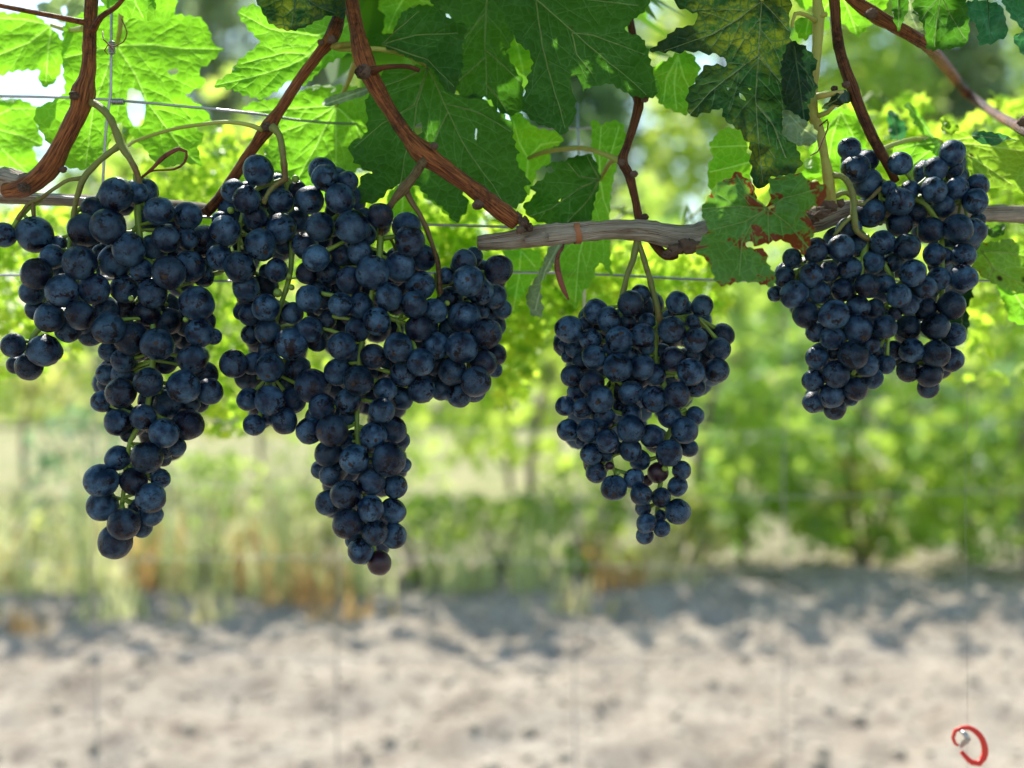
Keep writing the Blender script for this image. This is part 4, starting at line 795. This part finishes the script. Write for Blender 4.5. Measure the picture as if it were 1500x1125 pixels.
# ------------------------------------------------------------------ ground
def vnoise(x, y, s, seed):
    g = np.random.default_rng(seed).random((256, 256)); x = x*s; y = y*s
    xi = np.floor(x).astype(int); yi = np.floor(y).astype(int); fx = x-xi; fy = y-yi; fx = fx*fx*(3-2*fx); fy = fy*fy*(3-2*fy)
    a = g[xi % 256, yi % 256]; b = g[(xi+1) % 256, yi % 256]; c = g[xi % 256, (yi+1) % 256]; d = g[(xi+1) % 256, (yi+1) % 256]
    return a*(1-fx)*(1-fy)+b*fx*(1-fy)+c*(1-fx)*fy+d*fx*fy
def ground_h(x, y):
    m = np.clip((12-np.hypot(x, y-3))/6, 0, 1)
    return m*(.08*(vnoise(x, y, 1.3, 1)-.5)+.045*(vnoise(x, y, 3.7, 2)-.5)+.035*(vnoise(x, y, 9, 3)-.5)+.030*(vnoise(x, y, 17, 4)-.5)+.016*(vnoise(x, y, 31, 5)-.5))
gx = np.concatenate([np.array([-400, -150, -60, -25, -12, -8, -6]), np.arange(-4.4, 4.41, .03), np.array([6, 8, 12, 25, 60, 150, 400])])
gy = np.concatenate([np.array([-60, -20, -8, -4, -2, -.5]), np.arange(.2, 7, .03), np.array([7.6, 8.5, 10, 14, 20, 40, 100, 250, 600])])
GX, GY = np.meshgrid(gx, gy); GZ = ground_h(GX, GY); ny, nx = GX.shape
idx = np.arange(nx*ny).reshape(ny, nx)
mb = MB(); mb.add(np.stack([GX, GY, GZ], -1).reshape(-1, 3).tolist(), np.stack([idx[:-1, :-1], idx[:-1, 1:], idx[1:, 1:], idx[1:, :-1]], -1).reshape(-1, 4).tolist())
t = NT('sandy_soil'); tc = t.node('TexCoord').outputs['Object']
n1 = t.noise(tc, 3.5, 6, .65); n2 = t.noise(tc, 22, 6, .7); n3 = t.noise(tc, 90, 4, .7)
c = t.ramp(n1, [(.3, (.30, .25, .19)), (.5, (.46, .395, .31)), (.7, (.53, .465, .375))])
c = t.mix(t.ramp(n2, [(.34, .9), (.5, 0)]), c, (.17, .135, .11)); c = t.mix(t.ramp(n3, [(.35, .6), (.55, 0)]), c, (.22, .17, .13))
# further away the soil turns into dry straw and weeds
sy = t.node('SeparateXYZ', {'Vector': tc}).outputs['Y']
far = t.ramp(t.math('ADD', t.math('MULTIPLY', sy, .05), t.math('MULTIPLY', n1, .12)), [(.27, 0), (.38, 1)])
c = t.mix(far, c, t.mix(t.ramp(n1, [(.4, 0), (.6, 1)]), (.46, .40, .24), (.27, .30, .12)))
t.set(t.b.inputs['Base Color'], c); t.b.inputs['Roughness'].default_value = .95; t.b.inputs['Specular IOR Level'].default_value = .1
t.set(t.b.inputs['Normal'], t.bump(t.math('ADD', n2, n3), .6, .02))
g = mb.build('ground', t.m); g['kind'] = 'structure'
mb = MB(); import bmesh as _b
bm = _b.new(); _b.ops.create_icosphere(bm, subdivisions=1, radius=1); IV = np.array([v.co[:] for v in bm.verts]); IF = np.array([[q.index for q in f.verts] for f in bm.faces]); bm.free()
for i in range(3200):
    x, y = nr.uniform(-2.6, 2.6), nr.uniform(1.9, 5.2); r = abs(nr.normal(0, .006))+.005
    z = float(ground_h(np.array([x]), np.array([y]))[0])
    mb.add((IV*(1+nr.uniform(-.25, .25, IV.shape))*r*np.array([1, 1, .65])+np.array([x, y, z+r*.25])).tolist(), IF.tolist())
o = mb.build('clods', simple('dry_clods', (.50, .42, .32), .95, scale=30, bump=.5)); o['kind'] = 'stuff'; o['label'] = 'pale crumbled clods of earth scattered over the sand'; o['category'] = 'clods'

# ------------------------------------------------------------------ foliage clouds made of single leaves
LOBE = np.array([(0, -.15), (.35, -.5), (.5, -.1), (.95, 0), (.6, .3), (.65, .8), (.3, .6), (0, 1.15), (-.3, .6), (-.65, .8), (-.6, .3), (-.95, 0), (-.5, -.1), (-.35, -.5)])
OVAL = np.array([(0, -1), (.35, -.5), (.42, 0), (.3, .55), (0, 1.1), (-.3, .55), (-.42, 0), (-.35, -.5)])
def foliage(name, mat, parent, centres, size, shape=LOBE, spread=(.06, .06, .06), droop=.6, clumps=None, origin=None):
    """centres: Nx3 leaf positions; each leaf is a small bent fan with its own tone"""
    C = np.asarray(centres); N = len(C); K = len(shape)
    s = size*nr.uniform(.55, 1.25, N)
    # random orientation, biased so that the blade hangs
    nrm = nr.normal(0, 1, (N, 3)); nrm[:, 2] = np.abs(nrm[:, 2])*.7+droop; nrm /= np.linalg.norm(nrm, axis=1)[:, None]
    up = nr.normal(0, 1, (N, 3)); up[:, 2] -= 1.2; up -= nrm*(up*nrm).sum(1)[:, None]; up /= np.linalg.norm(up, axis=1)[:, None]
    rt = np.cross(nrm, up)
    sh = shape[None]*nr.uniform(.85, 1.15, (N, K, 1)); bend = -.35*(sh[..., 0]**2)-.12*sh[..., 1]**2
    V = C[:, None]+s[:, None, None]*(sh[..., 0:1]*rt[:, None]+sh[..., 1:2]*up[:, None]+bend[..., None]*nrm[:, None])
    V = np.concatenate([C[:, None], V], 1); base = (np.arange(N)*(K+1))[:, None, None]
    tri = np.array([(0, i+1, (i+1) % K+1) for i in range(K)])[None]+base
    mb = MB(); mb.v = V.reshape(-1, 3).tolist(); mb.n = len(mb.v); mb.f = tri.reshape(-1, 3).tolist()
    tone = np.repeat(nr.uniform(0, 1, N), K+1) if clumps is None else np.repeat(np.clip(clumps+nr.normal(0, .18, N), 0, 1), K+1)
    mb.attr['tone'] = tone.tolist()
    return mb.build(name, mat, parent, smooth=False, origin=origin)
def cloud(n, lo, hi, seed, gap=.5, freq=2.2, clump=0):
    """points in a box, thinned by noise so that gaps and clumps appear"""
    out = []; r = np.random.default_rng(seed)
    while len(out) < n:
        p = r.uniform(lo, hi, (n, 3))
        for q in p:
            k = mnoise.noise(Vector(q)*freq+Vector((seed, 0, 0)))
            if k > gap-1+r.uniform(-.15, .15): out.append(q)
    return np.array(out[:n])
FB = far_leaf_material('far_foliage_bright', (.19, .31, .06), (.60, .93, .12), mix=.62)
FC = far_leaf_material('far_row_standin_foliage', (.17, .33, .03), (.55, .96, .06), mix=.68)
FM = far_leaf_material('far_foliage_mid', (.16, .28, .06), (.56, .88, .12), mix=.6)
FD = far_leaf_material('far_foliage_dark', (.12, .22, .08), (.42, .72, .15))
FY = far_leaf_material('far_foliage_yellowish', (.30, .32, .12), (.72, .85, .22), mix=.6)
FG = far_leaf_material('poplar_foliage', (.17, .23, .14), (.42, .56, .24))
FT = far_leaf_material('blue_green_foliage', (.11, .20, .12), (.30, .52, .22))
MT = simple('far_trunk', (.20, .165, .13), .9, scale=20)
def plain_trunk(root, a, b, r0, r1, name='trunk', mid=None):
    mb = MB(); tube(mb, [a]+([mid] if mid else [])+[b], [r0]+([(r0+r1)/2] if mid else [])+[r1], 10, .08, .2, 8); return mb.build(name, MT, root)

# stand-in for far row foliage, added close behind the bunches to look half sharp
def far_row_standin(x0, x1, y0, y1, Y, n, size, mat, label, seed, gap=.55, shape=LOBE, fq=9, group='far row stand-ins a step behind the bunches'):
    a, b = P(x0, y1, Y), P(x1, y0, Y)
    root = empty('far_row_foliage', P((x0+x1)/2, y0, Y), label, 'vine foliage', group)
    c = cloud(n, (a.x, Y-.04, a.z), (b.x, Y+.08, b.z), seed, gap, fq)
    # ragged lower edge
    k = (b.z-c[:, 2])/(b.z-a.z); keep = k < .55+.45*np.abs(np.sin(c[:, 0]*38+seed))+nr.uniform(-.1, .1, len(c)); c = c[keep]
    foliage('foliage', mat, root, c, size, shape)
    mb = MB()
    for q in range(5):
        x = a.x+(b.x-a.x)*(q+.5)/5; tube(mb, [Vector((x, Y+.02, b.z-.02)), Vector((x+rnd.uniform(-.03, .03), Y, (a.z+b.z)/2+.05)), Vector((x+rnd.uniform(-.05, .05), Y, a.z+.06))], [.0015, .0012, .0008], 6, .02)
    mb.build('stem', M['rachis'], root)
far_row_standin(-80, 130, 300, 560, .74, 900, .0065, FC, 'bright small leaved far row stand-in at the far left, behind the four loose grapes', 21)
far_row_standin(225, 460, 190, 640, .76, 1700, .0070, FC, 'bright small leaved far row stand-in between the far left bunch and the big bunch', 22)
far_row_standin(460, 700, 250, 560, .74, 1000, .0075, FC, 'green small leaved far row stand-in behind the middle of the big bunch', 23)
far_row_standin(590, 850, 290, 590, .76, 1500, .0075, FC, 'bright leafy far row stand-in between the big bunch and the lone cone shaped bunch', 24)
far_row_standin(840, 1065, 350, 470, .74, 800, .0070, FC, 'leafy far row stand-in behind the wire just above the lone cone shaped bunch', 25)
far_row_standin(1120, 1330, 150, 330, .78, 500, .009, FC, 'bright leafy far row stand-in behind the top of the right bunch', 26)
far_row_standin(1400, 1560, 150, 560, .78, 600, .009, FC, 'leafy far row stand-in at the right edge behind the spotted leaves', 27)

# next rows of vines across the sandy aisle
def back_vine(x, y, w, z0, z1, n, size, mat, label, seed, gap=.62, group='grapevines of the rows behind'):
    root = empty('grapevine', (x, y, 0), label, 'grapevine', group)
    plain_trunk(root, Vector((x, y, -.05)), Vector((x+.05, y, .85)), .022, .015, mid=Vector((x-.04, y+.02, .4)))
    c = cloud(n, (x-w/2, y-.3, z0), (x+w/2, y+.3, z1), seed, gap, 3.0)
    c[:, 0] += .12*np.sin(c[:, 2]*5+seed); tone = np.array([.5+.9*mnoise.noise(Vector(q)*3.1) for q in c])
    foliage('foliage', mat, root, c, size, LOBE, clumps=np.clip(tone, 0, 1))
YB = 4.5
rows = [(-2.35, 1.0, .75, 1.9, 900, FM, 'thin blurred vine far behind the left edge'),
        (-1.45, .95, .72, 2.0, 1000, FB, 'blurred pale vine behind the far left bunch'),
        (-.62, .9, .55, 1.75, 1000, FM, 'blurred vine behind the gap between the two left bunches'),
        (.12, .9, .42, 1.6, 1500, FB, 'blurred bright vine between the big bunch and the lone bunch'),
        (.80, .85, .12, 1.55, 1400, FM, 'blurred vine just right of the lone cone shaped bunch'),
        (1.42, .8, .10, 1.45, 1700, FM, 'blurred dense vine below the right bunch'),
        (2.10, .85, .12, 1.5, 1600, FB, 'blurred dense vine behind the right edge')]
for i, (x, w_, z0, z1, n, m, lb) in enumerate(rows): back_vine(x, YB+rnd.uniform(-.15, .15), w_, z0, z1, int(n*(.36 if i < 3 else .40)), .055, m, lb, 40+i)
rows2 = [(-3.4, 1.6, .5, 2.0, 900, FY, 'pale vine of the second row beyond the left edge'), (-1.7, 1.7, .35, 2.1, 900, FY, 'pale yellow vine of the second row, low at left'), (0.0, 1.7, .2, 2.1, 1300, FB, 'bright vine of the second row behind the middle'),
         (1.5, 1.5, .1, 2.0, 1500, FD, 'dark vine of the second row behind the lone bunch'), (2.7, 1.5, .1, 2.0, 1500, FT, 'blue green vine of the second row behind the right bunch'), (4.0, 1.5, .1, 2.0, 1200, FD, 'dark vine of the second row at the right edge')]
for i, (x, w_, z0, z1, n, m, lb) in enumerate(rows2): back_vine(x, 7.6+rnd.uniform(-.2, .2), w_, z0, z1, int(n*.42), .075, m, lb, 60+i)
# dark shrubs at the foot of the rows on the right
def shrub(x, y, r, h, n, size, mat, label, seed, z0=0.0, group='low shrubs between the rows', shape=OVAL):
    root = empty('shrub', (x, y, 0), label, 'shrub', group)
    th = nr.uniform(0, 6.28, n); ph = nr.uniform(0, 1, n)**.5; zz = nr.uniform(0, 1, n)
    rr = r*np.sqrt(np.clip(1-(zz*1.5-.6)**2, .15, 1))*ph
    c = np.stack([x+rr*np.cos(th), y+rr*np.sin(th)*.7, z0+.03+zz*h], 1)
    k = np.array([mnoise.noise(Vector(q)*5) for q in c]) > -.22; c = c[k]
    foliage('foliage', mat, root, c, size, shape, clumps=np.array([.5+.9*mnoise.noise(Vector(q)*4) for q in c]).clip(0, 1))
    mb = MB()
    for q in range(6):
        a = q*1.05; tube(mb, [Vector((x, y, -.02)), Vector((x+r*.3*math.cos(a), y+r*.3*math.sin(a), h*.5)), Vector((x+r*.7*math.cos(a), y+r*.5*math.sin(a), h*.9))], [.008, .006, .003], 6, .05)
    mb.build('stem', MT, root)
for i, (x, y, r, h, n, s, m, lb) in enumerate([(1.0, 4.75, .26, .75, 900, .035, FD, 'dark upright shrub below and right of the lone bunch'), (1.95, 4.7, .30, .62, 900, .035, FD, 'dark shrub at the foot of the right hand vines'),
    (1.45, 4.5, .25, .42, 600, .03, FY, 'yellowish shrub under the right bunch'), (.30, 4.35, .30, .40, 700, .035, FM, 'low green shrub under the middle of the picture'), (2.35, 4.9, .3, .9, 900, .04, FT, 'blue green shrub at the right edge'),
    (-.05, 4.25, .22, .3, 500, .03, FB, 'low bright shrub right of the long tail of the big bunch'), (.62, 4.3, .24, .3, 500, .03, FY, 'low yellow shrub straight below the lone bunch'), (-2.0, 5.3, .4, .6, 500, .04, FT, 'dull green shrub in the left distance'), (-.75, 5.6, .45, .6, 500, .045, FM, 'low green shrub in the distance left of the long tail')]):
    shrub(x, y, r, h, n, s, m, lb, 80+i)
# tall thin weeds and dry orange grass at the left foot
WG = far_leaf_material('weed_green', (.44, .50, .24), (.88, .97, .40)); WO = far_leaf_material('weed_orange', (.60, .34, .16), (.90, .55, .22)); WS = far_leaf_material('weed_straw', (.66, .58, .36), (.8, .68, .3))
def weed(x, y, h, n, mat, label, seed, spread=.16, group='weeds along the far side of the sandy aisle'):
    root = empty('weed', (x, y, 0), label, 'weed', group); mb = MB(); r = np.random.default_rng(seed); tn = []
    for i in range(n):
        a = r.uniform(0, 6.28); d = r.uniform(0, spread); bx, by = x+d*math.cos(a), y+d*math.sin(a)*.6; hh = h*.9*r.uniform(.12, 1.0); lx, ly = r.normal(0, .35)*hh, r.normal(0, .25)*hh; w_ = r.uniform(.004, .009)
        V = []
        for k in range(5):
            q = k/4; ww = w_*(1-q)**.6
            V += [(bx+lx*q*q-ww, by+ly*q*q, hh*q), (bx+lx*q*q+ww, by+ly*q*q+ww*.4, hh*q)]
        mb.add(V, [(2*k, 2*k+1, 2*k+3, 2*k+2) for k in range(4)]); tn += [r.uniform(0, 1)]*10
    mb.attr['tone'] = tn; mb.build('blades', mat, root, smooth=False)
wl = [(-1.75, 3.45, .16, WG, 'low green sprig far forward on the sand at left'), (-1.5, 3.3, .13, WO, 'tiny rusty sprig forward on the sand at left'), (-1.25, 3.5, .2, WG, 'low sprig on the sand below the far left bunch'), (-.95, 3.45, .14, WS, 'dry sprig on the sand between the left bunches'), (-.5, 3.5, .14, WO, 'tiny orange sprig on the sand right of the long tail'), (.2, 3.6, .15, WS, 'dry sprig on the sand in the middle'), (-1.85, 3.85, .35, WO, 'orange tuft at the left edge of the sand'), (-1.68, 3.75, .55, WG, 'tall green tuft left of the far left bunch tip'), (-1.42, 3.8, .75, WG, 'tall green weed straight below the far left bunch'), (-1.30, 3.9, .45, WO, 'rusty tuft just right of the far left bunch tip'), (-1.12, 3.9, .68, WG, 'slim green weed between the two left bunches'),
      (-.98, 4.1, .42, WO, 'orange tuft between the two left bunches'), (-.86, 4.0, .50, WO, 'larger orange tuft left of the long tail'), (-.80, 3.85, .85, WG, 'tallest green weed just left of the long tail'), (-.70, 3.75, .30, WO, 'small orange tuft under the long tail'), (-.55, 3.9, .5, WG, 'green weed behind the long tail'),
      (-.20, 4.0, .36, WG, 'short green tuft right of the long tail'), (.05, 4.0, .4, WG, 'green tuft under the middle of the picture'), (.38, 4.0, .3, WO, 'small orange tuft below the tip of the lone bunch'), (.55, 4.0, .3, WS, 'straw coloured tuft right of the tip of the lone bunch'), (-2.0, 4.0, .5, WS, 'straw coloured tuft in the left corner of the aisle'), (-1.6, 4.2, .5, WS, 'straw tuft behind the green ones at left')]
for i, (x, y, h, m, lb) in enumerate(wl): weed(x, y, h, 42 if y > 3.7 else 24, m, lb, 200+i)
for i, (x, y, r, h, n, s_, m, lb) in enumerate([(-1.9, 4.15, .3, .30, 260, .03, FY, 'low pale leafy weed left of the sand edge'), (-1.2, 4.3, .3, .45, 350, .035, FM, 'leafy weed behind the tall green one at left'), (-.75, 4.2, .26, .35, 300, .03, FY, 'pale leafy weed left of the long tail'), (-.35, 4.15, .25, .3, 300, .03, FM, 'leafy weed just right of the long tail')]):
    shrub(x, y, r, h, n, s_, m, lb, 150+i, group='leafy weeds at the edge of the sand')
# poplars and garden trees closing the view
def tree(x, y, h, w_, n, size, mat, label, seed, kind='poplar', z0=1.0):
    root = empty('tree', (x, y, 0), label, 'tree', 'trees beyond the vineyard')
    tr = plain_trunk(root, Vector((x, y, -.2)), Vector((x+.1, y, h*.85)), .05+h*.018, .03)
    mb = MB(); r = random.Random(seed)
    for i in range(9):
        z = z0+(h-z0)*(.1+.08*i); a = r.uniform(0, 6.28)
        tube(mb, [Vector((x, y, z)), Vector((x+math.cos(a)*w_*.22, y+math.sin(a)*w_*.22, z+h*.07)), Vector((x+math.cos(a)*w_*.4, y+math.sin(a)*w_*.4, z+h*.15))], [h*.006, h*.004, .01], 6, .3)
    mb.build('limbs', MT, root)
    zz = nr.uniform(0, 1, n*2); th = nr.uniform(0, 6.28, n*2); pr = nr.uniform(0, 1, n*2)**.5
    prof = (np.sin(np.clip(zz, 0, 1)**.7*math.pi)*.8+.25) if kind == 'poplar' else np.sqrt(np.clip(1-(zz*2-1)**2, .05, 1))
    rr = w_/2*prof*pr; c = np.stack([x+rr*np.cos(th), y+rr*np.sin(th), z0+(h-z0)*zz], 1)
    k = np.array([mnoise.noise(Vector(q)*(2.6/w_)+Vector((seed, 0, 0)))+.5*mnoise.noise(Vector(q)*(7/w_)) for q in c]) > -.06; c = c[k][:n]
    foliage('crown', mat, root, c, size, OVAL*np.array([1.3, 1]), clumps=np.array([.5+1.1*mnoise.noise(Vector(q)*(4/w_)) for q in c]).clip(0, 1))
tl = [(-9.2, 33, 14, 5, FG, 'broad pale tree behind the poplars', 'r'), (-3.4, 34, 13, 5, FG, 'pale tree behind the slanting cane', 'r'), (3.0, 33, 14, 5.5, FG, 'pale tree behind the thin shoot and cordon', 'r'), (9.3, 34, 15, 5.5, FG, 'tall pale tree above the bent cane', 'r'), (14.2, 35, 14, 6, FG, 'tall greyish tree in the upper right corner', 'r'), (19, 33, 14, 6, FG, 'pale tree past the right edge', 'r'), (-15.5, 30, 10, 4, FM, 'rounded green tree at the far left', 'r'), (-7.3, 28, 13, 2.8, FG, 'tall grey green poplar seen between the left leaves', 'poplar'), (-5.4, 29, 12, 2.6, FG, 'second grey green poplar, right of the tallest', 'poplar'), (-11.0, 30, 8, 3.2, FM, 'small green tree left of the poplars', 'r'),
      (-2.4, 27, 11, 3.5, FM, 'green tree behind the centre leaves', 'r'), (1.2, 26, 10, 3.4, FT, 'dark blue green tree behind the thin shoot', 'r'), (4.6, 24, 12, 3.6, FB, 'bright tree in the gap left of the mottled leaf', 'r'), (7.8, 25, 11.5, 4, FM, 'green tree behind the mottled leaf', 'r'), (10.6, 27, 10.5, 3.6, FG, 'greyish tree in the gap under the bent cane', 'r'), (13.6, 28, 11, 4, FM, 'green tree in the upper right', 'r'), (16, 25, 9, 4, FB, 'bright tree at the right edge', 'r')]
for i, (x, y, h, w_, m, lb, k) in enumerate(tl): tree(x, y, h, w_, 3800, .2 if k != 'poplar' else .17, m, lb, 300+i, k, .6)
# low hedge line at the end of the field
for i in range(10):
    x = -18+4*i; side = ['far left end', 'left end', 'left part, below the poplars', 'left part, right of the poplars', 'middle, left of centre', 'exact middle', 'middle, right of centre', 'right part', 'right end', 'far right end'][i]
    root = empty('hedge_bush', (x, 20, 0), 'distant rounded bush in the '+side+' of the field edge', 'bush', 'bushes along the end of the field')
    c = cloud(900, (x-2.2, 19.2, .05), (x+2.2, 20.8, 2.0+.5*math.sin(i*2.1)), 400+i, .75, .8)
    foliage('foliage', [FM, FY, FB, FG][i % 4], root, c, .15, OVAL)

# ------------------------------------------------------------------ leaves added over the near row to shade the middle leaves
mb_pts = []
def shade_canopy(parent, x0, x1, y0, y1, z0, z1, n, seed, size=.05):
    c = cloud(n, (x0, y0, z0), (x1, y1, z1), seed, .9, 3.0); foliage('foliage', M['lf_shade_canopy'], parent, c, size, LOBE, droop=.9)  # this foliage is added for the shade it casts
M['lf_shade_canopy'] = far_leaf_material('shade_canopy_leaf', (.05, .13, .02), (.16, .40, .02))
shade_canopy(v2, -.09, .19, .54, .74, .965, 1.22, 105, 501)
shade_canopy(v2, -.08, .34, .42, .60, .96, 1.25, 105, 502)
shade_canopy(v1, -.5, -.2, .42, .62, .98, 1.3, 18, 503)
# rest of the row's crown, added out of frame to cut ground bounce
shade_canopy(v2, -.1, 2.6, .16, .46, 1.2, 1.8, 650, 505, .055)
shade_canopy(v1, -2.6, -.1, .16, .46, 1.2, 1.8, 600, 506, .055)
shade_canopy(v2, .75, 2.6, .46, .8, .80, 1.75, 600, 507, .055)
shade_canopy(v1, -2.6, -.75, .46, .8, .80, 1.75, 600, 508, .055)
